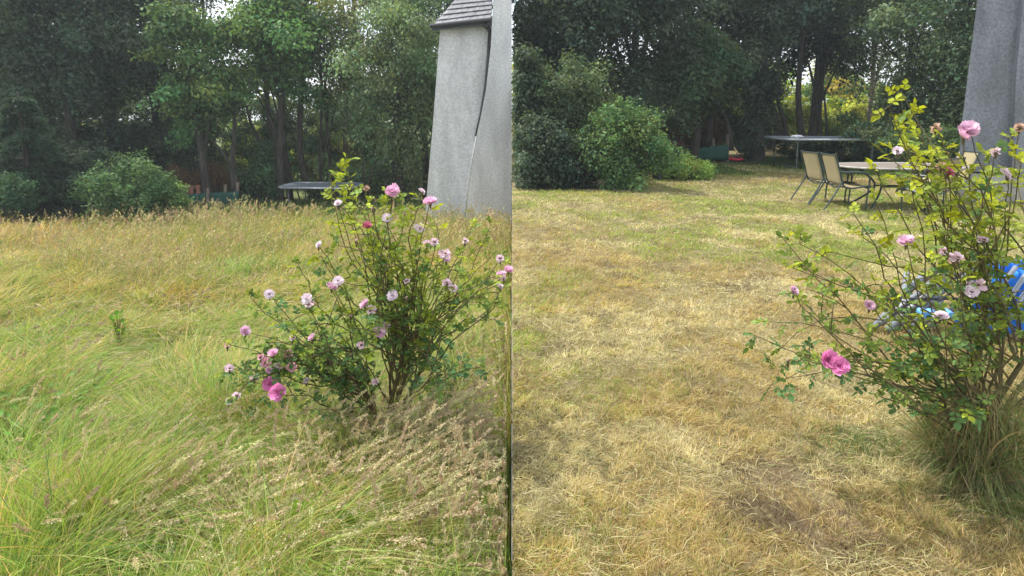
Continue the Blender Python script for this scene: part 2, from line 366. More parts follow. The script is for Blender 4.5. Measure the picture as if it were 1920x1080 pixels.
def bush(px, py, Y, rx, rz, label, n=9000, size=.06, col=(.06, .11, .04), var=.2, nc=26, cr=(.16, .34), group='shrubs at the garden edge', name='shrub', ry=None, flat=.9, droop=.1, seed=0, colvar=.22, kind='shrub', sidec=None):
    rs = np.random.default_rng(int(px)*3+int(Y*10)+seed); side = -1 if px < 958 else 1
    c = pt(px, py, Y); g0 = float(gz(c.x, Y)); root = empty(name, (c.x, Y, g0)); tag(root, label, kind, group)
    ry = ry or rx*.8; cl = []
    for _ in range(nc):
        u = nrm(rs.normal(size=3)); k = rs.uniform(.3, 1)**.4
        q = np.array([c.x+u[0]*k*rx, Y+u[1]*k*ry, c.z+u[2]*k*rz]); q[2] = max(q[2], g0+.15)
        cl.append((q, rs.uniform(*cr)))
    for _ in range(nc//2):
        u = nrm(rs.normal(size=3)); u[2] = abs(u[2]); k = rs.uniform(1.0, 1.28); q = np.array([c.x+u[0]*k*rx, Y+u[1]*k*ry, c.z+u[2]*k*rz]); cl.append((q, rs.uniform(cr[0]*.3, cr[0]*.75)))
    V, Fc, cc = make_foliage(cl, int(n*1.15), size, col, var, rs, side, droop, .6, flat, colvar, .25, .1, 1.3, .35)
    mesh_np('foliage', V, Fc, M['leaf'], cc, root)
    mb = MB()
    for q, _ in cl[:14]:
        if side*q[0] < .15: continue
        s = Vector((c.x+rs.normal(0, rx*.15), Y+rs.normal(0, .1), g0-.05)); q = Vector(q)
        mb.tube(bez(s, (s+q)/2+Vector((0, 0, .15)), q, 6), [.03, .025, .02, .016, .012, .008], 5)
    if mb.V: mb.build('stems', M['bark'], root)
    return root
def conifer(px, Y, topy, label, rad, n, col, size=.13, seed=0, group=None, name='spruce_tree'):
    """drooping spruce: whorls of boughs carrying hanging needle sprays"""
    rs = np.random.default_rng(seed+5); side = -1 if px < 958 else 1
    d = ray(px, 300); x = d.x*Y/d.y; z0 = float(gz(x, Y)); zt = pt(px, topy, Y).z
    root = empty(name, (x, Y, z0)); tag(root, label, 'tree', group)
    MB().tube([(x, Y, z0-.1), (x+.02, Y, (z0+zt)/2), (x, Y, zt)], [.11, .07, .01], 8).build('trunk', M['bark'], root, smooth=True)
    mb = MB(); P = []; D = []; T = []
    z = z0+.3
    while z < zt-.05:
        f = 1-(z-z0)/(zt-z0); L = rad*f**.8+.06
        for k in range(9):
            a = rs.uniform(0, 6.283); l = L*rs.uniform(.75, 1.1)
            o = Vector((math.cos(a), math.sin(a), 0)); s = Vector((x, Y, z)); e = s+o*l+Vector((0, 0, -.28*l+.05)); c = s+o*l*.5+Vector((0, 0, .12*l))
            q = bez(s, c, e, 7); mb.tube(q, [.016*f+.004]*6+[.002], 4, False)
            m = int(60*l/rad+14)
            for _ in range(m):
                t = rs.uniform(.15, 1)**.8; i = min(int(t*6), 5); p = q[i].lerp(q[i+1], t*6-i)
                P.append(p+Vector(rs.normal(0, .02, 3))); sd = Vector((-o.y, o.x, 0))*rs.choice([-1, 1])*rs.uniform(.2, 1)
                D.append(o*.6+sd+Vector((0, 0, rs.uniform(-.9, .1)))); T.append(t)
        z += .17+.06*f
    P = np.array(P); D = nrm(np.array(D)); N = len(P); T = np.array(T)
    rep = max(1, int(n/N)); P = np.repeat(P, rep, 0)+rs.normal(0, .035, (N*rep, 3)); D = nrm(np.repeat(D, rep, 0)+rs.normal(0, .25, (N*rep, 3))); T = np.repeat(T, rep)
    tv = [(0, 0, 0), (.3, .09, .01), (1, 0, -.05), (.3, -.09, .01)]
    V, Fc = scatter(tv, QF, P, frames(D, rs.normal(size=P.shape)+[0, 0, 1]), size*rs.uniform(.6, 1.3, len(P)))
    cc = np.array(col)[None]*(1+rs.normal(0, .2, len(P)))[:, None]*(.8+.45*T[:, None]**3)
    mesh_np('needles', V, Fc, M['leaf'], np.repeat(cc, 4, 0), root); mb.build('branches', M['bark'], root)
    return root

G1 = 'trees along the far edge of the meadow'; G2 = 'trees along the far edge of the mown lawn'
# -- meadow side, left to right
DK = (.022, .042, .022); MD = (.045, .085, .028); LT = (.075, .13, .035); GY = (.085, .13, .06); YG = (.20, .27, .03)  # YG puts the sunlight of the glade into the leaf colour
tree(30, 18.5, 'dark bluish evergreen at the far left of the meadow, behind the small spruce', 8, .2, 2.4, 26000, 30, .10, DK, .12, .16, name='evergreen_tree', group=G1, seed=1, cr=(.5, 1.0))
tree(130, 17.5, 'dense dark tree between the small spruce and the round pale bush', 8, .6, 2.1, 24000, 28, .10, (.028, .052, .024), .15, .15, name='evergreen_tree', group=G1, seed=2)
tree(215, 20, 'tall mid green tree rising above the round pale bush', 9, 1.2, 2.3, 15000, 26, .11, (.045, .085, .03), .2, .16, group=G1, seed=3)
tree(300, 21, 'very dark tree behind the brown dead shrub of the meadow', 8.5, -.6, 1.8, 20000, 24, .11, (.018, .034, .018), .12, .17, group=G1, seed=4)
tree(385, 17.5, 'bright green tree with drooping boughs over the meadow fence', 4.6, .95, 1.25, 13000, 16, .10, (.06, .12, .035), .2, .13, group=G1, seed=5, lean=-.5, cr=(.35, .7), droop=.8, flat=.5)
tree(400, 24, 'thin sky showing tree behind the drooping tree over the meadow fence', 9, 3.2, 2.1, 3800, 20, .12, (.05, .09, .04), .2, .13, group=G1, seed=6)
tree(520, 18.5, 'leafy maple above the left end of the meadow trampoline', 5.2, 2.0, 1.35, 13000, 18, .11, (.06, .125, .03), .2, .12, group=G1, seed=7, lean=.4, cr=(.4, .75))
tree(540, 23.5, 'tall loose tree behind the maple by the meadow trampoline', 10, 3.2, 2.3, 5500, 22, .12, (.055, .10, .045), .25, .13, group=G1, seed=8)
tree(665, 24, 'thin pinkish trunked tree with sky showing through, left of the pale willow', 10, 2.4, 1.9, 3200, 20, .12, (.11, .12, .05), .3, .10, group=G1, seed=9, bark='palebark')
tree(625, 20, 'slender yellow green tree over the middle of the meadow trampoline', 7, 2.0, 1.1, 2800, 14, .10, (.10, .14, .045), .25, .06, group=G1, seed=10)
tree(755, 18.5, 'pale grey green willow standing against the meadow house wall', 6.2, -.4, 1.75, 21000, 34, .085, (.09, .15, .06), .15, .11, group=G1, seed=11, name='willow_tree', cr=(.3, .62), droop=.9)
tree(800, 21.5, 'darker green tree behind the pale willow by the meadow house', 7.5, .3, 2.0, 16000, 24, .10, (.04, .075, .035), .2, .13, group=G1, seed=12)
conifer(48, 13.4, 172, 'small bluish spruce with drooping tips at the left edge of the meadow', 1.45, 30000, (.035, .07, .04), .11, 3, G1)
bush(150, 335, 14.2, .8, .75, 'low dark shrub between the spruce and the round pale bush', 9000, .07, (.022, .04, .02), .15)
bush(243, 352, 13.2, .76, .6, 'round pale leaved bush in front of the meadow trees', 12000, .062, (.055, .11, .038), .12, 34)
bush(322, 372, 13.6, .32, .38, 'soft green weeds beside the round pale bush at the meadow edge', 3500, .06, (.10, .19, .05), .15, 12, (.1, .2), name='weed_clump', kind='weeds')
bush(25, 365, 12.6, .42, .4, 'green shrub under the spruce at the far left', 3500, .07, (.035, .08, .025), .15, 12, (.12, .25))
bush(490, 335, 18.5, .45, .9, 'dark leafy shrub left of the meadow trampoline', 6000, .09, (.04, .09, .03), .2, 14, (.25, .4))
bush(700, 340, 19.5, 1.6, .6, 'low grey green undergrowth behind the meadow trampoline and rose', 9000, .08, (.06, .10, .035), .25, 22, (.25, .45), name='undergrowth', kind='undergrowth')
bush(430, 330, 21.5, 1.5, .9, 'mid green undergrowth beyond the meadow fence', 12000, .09, (.06, .105, .035), .25, 26, (.25, .45), name='undergrowth', kind='undergrowth')
bush(600, 325, 22, 1.7, .75, 'mid green undergrowth beyond the meadow trampoline', 12000, .09, (.065, .11, .035), .25, 26, (.25, .45), name='undergrowth', kind='undergrowth')
bush(480, 245, 23, 1.5, 1.3, 'tall mid green shrub filling the gap left of the leaning trunks of the meadow', 11000, .1, (.055, .10, .035), .2, 24, (.3, .55), name='undergrowth', kind='undergrowth')
bush(610, 240, 23.5, 1.9, 1.3, 'tall mid green shrub filling the gap right of the leaning trunks of the meadow', 13000, .1, (.07, .115, .04), .25, 26, (.3, .55), name='undergrowth', kind='undergrowth')
bush(205, 300, 19, 1.5, 1.1, 'dark green undergrowth behind the round pale bush', 14000, .09, (.03, .055, .025), .2, 26, (.3, .5), name='undergrowth', kind='undergrowth')
bush(80, 330, 17, 1.6, 1.1, 'very dark undergrowth behind the small spruce', 14000, .09, (.022, .04, .022), .2, 26, (.3, .5), name='undergrowth', kind='undergrowth')
bush(330, 300, 20.5, 1.3, 1.0, 'very dark undergrowth behind the dead brown meadow shrub', 12000, .09, (.02, .035, .02), .2, 26, (.3, .5), name='undergrowth', kind='undergrowth')
# multi stemmed trunks by the meadow trampoline
def stems_tree(spec, Y, label, group, bark='bark', crown=None):
    c = pt(spec[0][0][0][0], 300, Y); z0 = float(gz(c.x, Y)); root = empty('multi_stem_tree', (c.x, Y, z0)); tag(root, label, 'tree', group)
    for path, r in spec:
        P = [pt(x, y, Y+random.uniform(-.25, .25)*0+.0) for x, y in path]; P = catmull(P, 4); m = len(P)
        MB().tube(P, [r*(1.2-.7*i/(m-1)) for i in range(m)], 8).build('trunk', M[bark], root, smooth=True)
    rs = np.random.default_rng(int(abs(c.x)*10)+77); side = -1 if c.x < 0 else 1
    if crown:
        cl = [(np.array(pt(rs.uniform(crown[0], crown[1]), rs.uniform(crown[2], crown[3]), Y+rs.normal(0, .5))), rs.uniform(.35, .75)) for _ in range(crown[4])]
        V, Fc, cc = make_foliage(cl, crown[5], .105, crown[6], .2, rs, side); mesh_np('crown', V, Fc, M['leaf'], cc, root)
    return root
stems_tree([([(545, 350), (528, 310), (508, 250), (500, 170), (492, 60), (488, -60)], .10), ([(552, 352), (540, 320), (532, 250), (530, 150), (535, 0)], .09),
            ([(578, 352), (568, 320), (562, 260), (566, 150), (575, 10), (580, -60)], .11), ([(556, 352), (520, 325), (504, 290), (470, 230), (455, 150)], .07)], 19.6,
           'cluster of dark leaning trunks behind the meadow trampoline', G1, crown=(450, 600, -60, 110, 16, 9000, (.045, .085, .03)))
stems_tree([([(601, 350), (600, 280), (603, 180), (598, 60), (600, -40)], .05), ([(598, 350), (606, 300), (622, 230), (640, 150)], .03)], 19.9,
           'single thin straight trunk at the right of the dark leaning trunks of the meadow', G1, crown=(560, 670, -60, 190, 14, 6000, (.07, .11, .035)))
stems_tree([([(650, 352), (648, 250), (655, 120), (665, 0), (670, -60)], .10)], 22.5,
           'pale pinkish straight trunk behind the meadow rose bush', G1, 'palebark', crown=(630, 720, -60, 40, 8, 3500, (.09, .11, .05)))
stems_tree([([(448, 372), (440, 330), (420, 290), (395, 262), (380, 250)], .06), ([(440, 365), (436, 300), (440, 240), (434, 150)], .08)], 17.6,
           'bare brown leaning trunk beside the meadow fence end', G1)
stems_tree([([(690, 350), (697, 320), (712, 290)], .03), ([(683, 350), (680, 320), (684, 270)], .028), ([(722, 350), (735, 325), (742, 290)], .03), ([(735, 352), (737, 310), (736, 280)], .028)], 18.2,
           'thin dark bare stems under the pale willow', G1)
# -- lawn side
tree(1000, 17, 'dark tree nearest the centre, beside the pale house, over the lawn shrubs', 8, 1.6, 1.9, 22000, 26, .10, (.026, .05, .026), .15, .15, group=G2, seed=21, crownx=.6)
tree(1100, 20, 'yellow flecked tree above the grey green shrub of the lawn', 9, 2.0, 2.2, 10000, 26, .11, (.06, .10, .03), .3, .15, group=G2, seed=22)
tree(1185, 17.5, 'dark tree behind the large pale round bush of the lawn', 8.5, .9, 1.9, 20000, 26, .10, (.022, .042, .024), .15, .15, group=G2, seed=23)
tree(1290, 20.5, 'very dark tree behind the lawn fence', 9, .2, 2.1, 22000, 28, .11, (.016, .032, .018), .12, .16, group=G2, seed=24)
tree(1300, 18, 'green tree with drooping boughs over the lawn fence', 4.5, 1.5, 1.25, 15000, 16, .10, (.045, .085, .03), .2, .13, group=G2, seed=25, cr=(.35, .7), droop=.8, flat=.5)
tree(1420, 18.8, 'dark ivy covered trunk beside the right end of the lawn fence', 9, .2, .55, 14000, 18, .10, (.018, .035, .018), .15, .22, group=G2, seed=26, cr=(.3, .5), name='ivy_clad_tree')
tree(1520, 20.5, 'dark spreading tree over the lawn trampoline', 9, 3.3, 2.3, 20000, 26, .12, (.03, .06, .024), .2, .16, group=G2, seed=27)
tree(1400, 22, 'mid green tree at the top between the fence and the trampoline of the lawn', 9, 3.6, 2.0, 9000, 22, .12, (.035, .065, .028), .2, .12, group=G2, seed=28)
tree(1690, 17.8, 'pale grey green willow left of the shaded house corner', 6.6, .7, 1.75, 19000, 34, .085, (.07, .115, .05), .12, .11, group=G2, seed=29, name='willow_tree', cr=(.3, .62), droop=.9)
tree(1790, 16.5, 'mid green tree hidden partly by the shaded house corner', 7, .4, 1.7, 18000, 26, .09, (.04, .075, .03), .2, .12, group=G2, seed=30)
tree(1620, 23, 'thin tree with sky showing through between the trampoline tree and the lawn willow', 9, 1.6, 1.7, 3600, 18, .12, (.08, .11, .04), .3, .09, group=G2, seed=31, bark='palebark')
bush(1062, 205, 12.8, .72, .9, 'tall grey green shrub left of the large pale round bush', 15000, .066, (.06, .10, .042), .15, 30, (.15, .42))
bush(1172, 282, 11.7, .72, .82, 'large pale round bush at the far edge of the lawn', 19000, .062, (.065, .13, .04), .18, 34, (.13, .36))
bush(1010, 300, 11.9, .6, .75, 'dark shrub at the centre edge of the lawn', 12000, .07, (.028, .05, .024), .15, 22, (.2, .35))
bush(1090, 310, 11.8, .62, .55, 'low dark shrub between the centre shrub and the large pale round bush', 8000, .06, (.03, .055, .026), .15, 20, (.15, .3))
bush(978, 200, 12.8, .4, 1.1, 'dark drooping evergreen shrub at the centre edge of the lawn', 9000, .09, (.02, .042, .024), .1, 20, (.2, .4), droop=.9)
bush(1278, 322, 14.0, .72, .24, 'bright green weeds between the large round bush and the lawn fence', 10000, .06, (.15, .25, .05), .15, 30, (.1, .2), name='weed_clump', kind='weeds', flat=1.1)
bush(1232, 290, 13.6, .28, .42, 'light green weeds growing up against the large pale round bush', 3000, .06, (.12, .20, .05), .15, 14, (.1, .18), name='weed_clump', kind='weeds')
bush(1410, 255, 19, .45, .6, 'dark ivy mound at the foot of the ivy covered trunk', 6000, .09, (.02, .045, .022), .15, 12, (.25, .4))
bush(1650, 262, 16.3, .8, .45, 'dark low shrub right of the lawn trampoline', 7000, .07, (.04, .075, .03), .25, 18, (.18, .32))
bush(1560, 285, 17.6, 1.6, .22, 'dark green weeds under the lawn trampoline', 7000, .07, (.035, .075, .025), .2, 22, (.15, .28), name='weed_clump', kind='weeds')
bush(1740, 275, 13.5, .9, .32, 'green undergrowth behind the patio table', 8000, .06, (.05, .095, .03), .2, 22, (.15, .3), name='undergrowth', kind='undergrowth')
stems_tree([([(1462, 268), (1455, 225), (1440, 180), (1425, 110), (1415, -40)], .13), ([(1476, 268), (1470, 225), (1458, 180), (1462, 100), (1470, -40)], .08),
            ([(1508, 266), (1500, 232), (1497, 170), (1503, 90), (1512, -50)], .11), ([(1482, 268), (1462, 235), (1448, 200)], .06)], 19.6,
           'cluster of dark leaning trunks behind the lawn trampoline', G2, crown=(1400, 1560, -60, 80, 18, 11000, (.03, .055, .022)))
stems_tree([([(1539, 266), (1538, 210), (1543, 150), (1550, 60)], .05), ([(1552, 266), (1545, 180), (1530, 100)], .04)], 20.2,
           'thin trunk above the middle of the lawn trampoline', G2, crown=(1520, 1600, -60, 40, 8, 3000, (.06, .09, .03)))
stems_tree([([(1330, 268), (1333, 225), (1329, 180), (1322, 110)], .08), ([(1372, 282), (1366, 240), (1352, 205), (1330, 165), (1296, 120)], .07)], 18.7,
           'bare brown leaning trunks behind the lawn fence', G2)
stems_tree([([(1655, 265), (1660, 240), (1680, 215), (1690, 190)], .03), ([(1640, 265), (1636, 240), (1640, 200)], .03), ([(1650, 262), (1668, 245), (1696, 232)], .025)], 17,
           'thin dark bare stems under the lawn willow', G2)
bush(1290, 225, 21.5, 2.0, 1.0, 'very dark undergrowth behind the dead brown lawn shrub', 14000, .09, (.02, .035, .02), .2, 26, (.3, .5), name='undergrowth', kind='undergrowth')
bush(1520, 235, 22.5, 2.2, .6, 'yellow green undergrowth beyond the lawn trampoline', 14000, .09, (.11, .16, .03), .3, 26, (.25, .45), name='undergrowth', kind='undergrowth')
bush(1700, 235, 19.5, 1.9, .7, 'green undergrowth behind the pale willow of the lawn', 12000, .09, (.05, .09, .03), .3, 26, (.25, .45), name='undergrowth', kind='undergrowth')
# far off woods seen between the trunks, sunlit tone put into the leaf colour
def farwood(name, x0, x1, Y, z0, z1, n, col, side, seed, label):
    rs = np.random.default_rng(seed); cl = []
    for _ in range(170):
        cl.append((np.array([rs.uniform(x0, x1), Y+rs.normal(0, 1.5), rs.uniform(z0, z1)]), rs.uniform(.7, 1.3)))
    V, Fc, cc = make_foliage(cl, n, .2, col, .25, rs, side)
    o = mesh_np(name, V, Fc, M['leaf'], cc); tag(o, label, 'woodland', kind='stuff')
farwood('far_woodland', -30, -.2, 30, -2.5, 3.4, 100000, (.075, .125, .045), -1, 4, 'sunlit yellow green woodland far behind the meadow trees')
farwood('far_woodland', .2, 30, 30, -.3, 4.2, 95000, (.12, .17, .035), 1, 5, 'sunlit yellow green woodland far behind the lawn trees')
for i, (px, py, Y, rx, rz, lab) in enumerate([(1450, 190, 25.5, 1.1, .9, 'sunlit yellow green shrub seen between the ivy clad trunk and the leaning trunks'), (1580, 215, 25, 1.3, .7, 'sunlit yellow green shrub seen above the lawn trampoline'), (1395, 200, 25, .8, 1.1, 'sunlit yellow green shrub seen left of the ivy clad trunk'),
                              (470, 290, 25, .9, 1.2, 'sunlit yellow green shrub behind the bare brown trunk of the meadow'), (600, 305, 25, 1.6, .9, 'sunlit yellow green shrub seen between the thin trunks of the meadow')]):
    bush(px, py, Y, rx, rz, lab, 6000, .1, YG, .2, 18, (.25, .5), group='sunlit shrubs beyond the trunks')

# dead brown shrubs behind the fences
def dead_shrub(cells, Y, label, seed):
    rs = np.random.default_rng(seed); c = pt(cells[0][0], cells[0][1], Y); root = empty('dead_shrub', (c.x, Y, float(gz(c.x, Y)))); tag(root, label, 'dead shrub', 'dead shrubs behind the fences')
    P = []
    for px, py, rpx in cells:
        q = pt(px, py, Y); r = rpx/F*Y; k = int(900*r/.3)
        P.append(np.array(q)[None]+rs.normal(0, 1, (k, 3))*[r*.45, r*.4, r*.5])
    P = np.concatenate(P); N = len(P)
    D = rs.normal(0, .3, (N, 3)); D[:, 2] = rs.uniform(-.3, .5, N); B = np.zeros((N, 3)); B[:, 2] = -1; B[:, :2] = rs.normal(0, .2, (N, 2))
    V, Fc, k = ribbons(P, D, B, rs.uniform(.1, .32, N), np.full(N, .022), 3, rs=rs)
    cc = np.array([.15, .095, .045])[None]*rs.uniform(.5, 1.5, N)[:, None]
    mesh_np('foliage', V, Fc, M['straw'], np.repeat(cc, k, 0), root)
    g = root.location; mb = MB()
    for px, py, rpx in cells: q = pt(px, py, Y); mb.tube([(q.x, Y, g.z), (q.x+.05, Y, (q.z+g.z)/2), tuple(q)], [.02, .015, .006], 5)
    mb.build('stems', M['bark'], root)
dead_shrub([(330, 330, 20), (352, 336, 16), (375, 338, 14), (395, 328, 22), (405, 325, 22), (426, 335, 14)], 18, 'dead brown drooping shrub behind the meadow fence', 1)
dead_shrub([(1245, 250, 18), (1270, 252, 15), (1300, 250, 18), (1330, 245, 20), (1345, 243, 18)], 19.6, 'dead brown shrub in shade behind the lawn fence', 2)

# ------------------------------------------------------------ fences with green netting
def fence(posts, reds, Y, nettop, netbot, label):
    c = pt(posts[0][0], posts[0][2], Y); root = empty('garden_fence', (c.x, Y, float(gz(c.x, Y)))); tag(root, label, 'fence')
    for i, (px, y0, y1, yo) in enumerate(posts):
        a, b = pt(px, y0, Y+yo), pt(px+random.uniform(-1.5, 1.5), y1+8, Y+yo); m = MB(); m.tube([b, a], .045 if i % 2 else .05, 7); m.build('post', M['wood'], root)
    for px, y0, y1 in reds:
        a, b = pt(px, y0, Y+.15), pt(px, y1, Y+.15); MB().box((a+b)/2, (.11, .03, (a-b).length)).build('board', M['redwood'], root)
    a, b = pt(reds[0][0]-10, reds[0][1]+4, Y+.19), pt(reds[-1][0]+4, reds[0][1]+4, Y+.19); MB().box((a+b)/2, ((b-a).length, .03, .08)).build('rail', M['redwood'], root)
    # sagging net
    n = 26; x0, x1 = nettop[0][0], nettop[-1][0]; V = []
    for i in range(n):
        px = x0+(x1-x0)*i/(n-1); ty = np.interp(px, [p[0] for p in nettop], [p[1] for p in nettop]); by = np.interp(px, [p[0] for p in netbot], [p[1] for p in netbot])
        for j in range(5): V.append(pt(px, ty+(by-ty)*j/4, Y-.07+.03*math.sin(i*1.7+j)))
    Fc = [(i*5+j, i*5+j+1, (i+1)*5+j+1, (i+1)*5+j) for i in range(n-1) for j in range(4)]
    o = MB().add(V, Fc).build('netting', M['net'], root, smooth=True); so_ = o.modifiers.new('s', 'SOLIDIFY'); so_.thickness = .008
fence([(348, 348, 380, .1), (390, 353, 395, -.12), (423, 346, 380, .1), (446, 342, 378, 0)], [(343, 347, 372), (351, 347, 372), (359, 347, 372), (372, 347, 372)], 17.2,
      [(344, 366), (385, 362), (420, 361), (448, 358)], [(344, 386), (448, 384)], 'low post fence with green netting and red boards at the far edge of the meadow')
fence([(1265, 262, 292, .1), (1280, 268, 300, 0), (1302, 267, 322, -.5), (1337, 261, 300, 0), (1364, 252, 300, 0)], [(1250, 264, 292), (1256, 264, 292), (1268, 264, 290), (1279, 264, 288)], 18.6,
      [(1256, 276), (1285, 278), (1320, 276), (1366, 272)], [(1256, 298), (1300, 300), (1366, 300)], 'low post fence with green netting and red boards beyond the mown lawn')

# red plastic toy lying on the grass
c = ground(1370, 303); rt = empty('red_toy', c); tag(rt, 'red plastic sledge shaped toy lying flat on the grass before the lawn fence', 'toy')
P = [Vector((-.33, 0, .16)), Vector((-.2, -.02, .13)), Vector((0, 0, .09)), Vector((.2, 0, .08)), Vector((.34, 0, .12))]; m = MB()
for sgn in (-1, 1):
    m.tube([p+Vector((0, .16*sgn, 0)) for p in P], [.03, .04, .04, .04, .03], 8)
for i in range(4): m.box((P[i]+P[i+1])/2, (.17, .32, .03), Euler((0, .15*(2-i), 0)).to_matrix())
m.build('sledge_body', M['red'], rt, world=False); MB().box((-.24, 0, .15), (.2, .3, .09)).build('seat', M['red'], rt, world=False, bevel=.02)
rt.rotation_euler = (0, .05, -.1)

# ------------------------------------------------------------ trampolines
def trampoline(cx, cy, zg, zt, W, D, rz, label):
    root = empty('trampoline', (cx, cy, zg), rz); tag(root, label, 'trampoline')
    h = zt-zg; cor = [(-W/2, -D/2), (W/2, -D/2), (W/2, D/2), (-W/2, D/2)]
    ch = .0; oct_ = []
    for i in range(4):
        a, b = Vector(cor[i]), Vector(cor[(i+1) % 4]); 
        d = (b-a).normalized(); oct_ += [a+d*.2, b-d*.2]
    ring = [Vector((p.x, p.y, h)) for p in oct_]; 
    MB().tube(ring+[ring[0], ring[1]], .032, 8).build('frame_rail', M['galv'], root, True, world=False)
    inner = [p*.93 for p in oct_]; m = MB(); m.prism([Vector((p.x, p.y, h-.012)) for p in inner], (0, 0, .008)); m.build('jumping_mat', M['mat'], root, world=False)
    n = len(oct_); pv = [(p.x, p.y, h+.034) for p in oct_]+[(p.x*.99, p.y*.99, h+.004) for p in inner]
    o = MB().add(pv, [(i, (i+1) % n, (i+1) % n+n, i+n) for i in range(n)]).build('safety_pad', M['pad'], root, world=False); s_ = o.modifiers.new('s', 'SOLIDIFY'); s_.thickness = .012
    for sx, sy in ((-1, -1), (1, -1), (1, 1), (-1, 1)):
        x, y = sx*(W/2-.35), sy*(D/2-.06)
        MB().tube([(x, y, h), (x, y, .03)], .02, 7).build('leg', M['dullgalv'], root, world=False)
    for sx in (-1, 1):
        x = sx*(W/2-.35); MB().tube([(x, -D/2+.06, .05), (x, D/2-.06, .05)], .02, 7).build('foot_bar', M['dullgalv'], root, world=False)
    return root
c = pt(590, 348, 17.2); trampoline(c.x+.08, 17.6, float(gz(-5, 17.6)), pt(590, 351, 17.2).z, 2.25, 1.3, R(-4), 'low grey framed trampoline half sunk in tall grass behind the meadow rose bush')
c = pt(1535, 260, 16.6); tp = trampoline(c.x+.28, 17.0, 0, pt(1530, 260, 16.8).z, 2.65, 2.0, R(-6), 'grey framed trampoline with dark mat under the trees beyond the patio chairs')
# crumpled white bag on it
rs = np.random.default_rng(3); q = pt(1501, 258.5, 16.7); V = []; 
bm_u, bm_v = 12, 8
for i in range(bm_v+1):
    for j in range(bm_u):
        a = 2*math.pi*j/bm_u; b = math.pi*i/bm_v; r_ = .85+.3*rs.random()
        V.append((q.x+.17*r_*math.sin(b)*math.cos(a), 16.9+.12*r_*math.sin(b)*math.sin(a), pt(1530, 260, 16.8).z+.055+.05*r_*math.cos(b)))
Fc = [(i*bm_u+j, i*bm_u+(j+1) % bm_u, (i+1)*bm_u+(j+1) % bm_u, (i+1)*bm_u+j) for i in range(bm_v) for j in range(bm_u)]
tag(MB().add(V, Fc).build('plastic_bag', M['white']), 'crumpled pale bag lying on the lawn trampoline mat', 'bag')

# ------------------------------------------------------------ patio chairs and table
def chair(label):
    root = empty('patio_chair'); tag(root, label, 'chair', 'sling patio chairs around the table')
    Wd = .27
    side = catmull([(-.34, 0, .97), (-.33, 0, .93), (-.25, 0, .68), (-.19, 0, .47), (-.13, 0, .40), (-.03, 0, .385), (.2, 0, .42), (.29, 0, .41), (.34, 0, .35)], 4)
    for s in (-1, 1):
        MB().tube([p+Vector((0, s*Wd, 0)) for p in side], .016, 8).build('side_rail', M['frame'], root, True, world=False)
        MB().tube([(-.2, s*Wd, .50), (-.30, s*(Wd+.015), .3), (-.48, s*(Wd+.02), .0)], .014, 7).build('leg', M['frame'], root, world=False)
        arm = catmull([(-.26, s*Wd, .66), (-.1, s*(Wd+.03), .665), (.12, s*(Wd+.035), .66), (.215, s*(Wd+.03), .60), (.24, s*(Wd+.02), .5), (.22, s*(Wd+.02), .25), (.21, s*(Wd+.02), 0)], 4)
        k = 17; MB().tube(arm[:k], .017, 8).build('armrest', M['frame'], root, True, world=False)
        MB().tube(arm[k-1:], .014, 8).build('leg', M['frame'], root, True, world=False)
    def sling(P, nm, wd):
        V = []
        for p in P:
            for j in range(5): V.append((p.x+(.012 if nm == 'seat' else -.01)*0, (-1+j/2)*wd, p.z-.012*(1-(j/2-1)**2)))
        n = len(P); f = [(i*5+j, i*5+j+1, (i+1)*5+j+1, (i+1)*5+j) for i in range(n-1) for j in range(4)]
        o = MB().add(V, f).build(nm, M['sling'], root, True, world=False); s_ = o.modifiers.new('s', 'SOLIDIFY'); s_.thickness = .006
    sling(side[1:14], 'backrest', Wd-.012); sling(side[14:31], 'seat', Wd-.012)
    for P in ([(-.335, -Wd, .95), (-.335, Wd, .95)], [(-.16, -Wd, .41), (-.2, 0, .37), (-.16, Wd, .41)], [(.24, -Wd, .39), (.24, Wd, .39)]):
        MB().tube(P, .013, 7).build('cross_bar', M['frame'], root, world=False)
    root.scale = (.92, .95, .91)
    return root
def copy_tree(o, parent=None):
    c = o.copy(); C.objects.link(c); c.parent = parent
    for ch in [x for x in C.objects if x.parent == o]: copy_tree(ch, c)
    return c
ch = chair('beige sling patio chair nearest the camera, its whole seat showing, left of the table')
g = ground(1560, 392); ch.location = (pt(1560, 380, 9.35).x+.2, 9.35, float(gz(5, 9.35))); ch.rotation_euler.z = R(-4)
c2 = copy_tree(ch); c2['label'] = 'beige sling patio chair standing behind and left of the one whose seat shows'
c2.location = (pt(1520, 380, 10.0).x+.22, 10.0, float(gz(5, 10))); c2.rotation_euler.z = R(3)
c3 = copy_tree(ch); c3['label'] = 'patio chair half hidden by the rose bush on the near side of the table'
c3.location = (pt(1738, 380, 8.8).x, 8.8, float(gz(6, 8.8))); c3.rotation_euler.z = R(112)
c4 = copy_tree(ch); c4['label'] = 'patio chair seen through the rose leaves at the house end of the table'
c4.location = (pt(1790, 360, 9.9).x, 10.1, float(gz(7, 9.9))); c4.rotation_euler.z = R(175)
tcx, tcy = pt(1572, 315, 9.5).x+.98, 9.5
tb = empty('patio_table', (tcx, tcy, -.035)); tag(tb, 'oval patio table with brownish top and curved metal legs on the lawn', 'table')
P = [(math.copysign(abs(math.cos(a))**.75, math.cos(a))*.98, math.copysign(abs(math.sin(a))**.75, math.sin(a))*.58, .705) for a in [2*math.pi*i/40 for i in range(40)]]
MB().prism(P, (0, 0, .012)).build('tabletop', M['table'], tb, world=False)
MB().tube([(x*1.005, y*1.005, .71) for x, y, z in P]+[(P[0][0]*1.005, P[0][1]*1.005, .71)], .016, 7).build('rim', M['concrete'], tb, True, world=False)
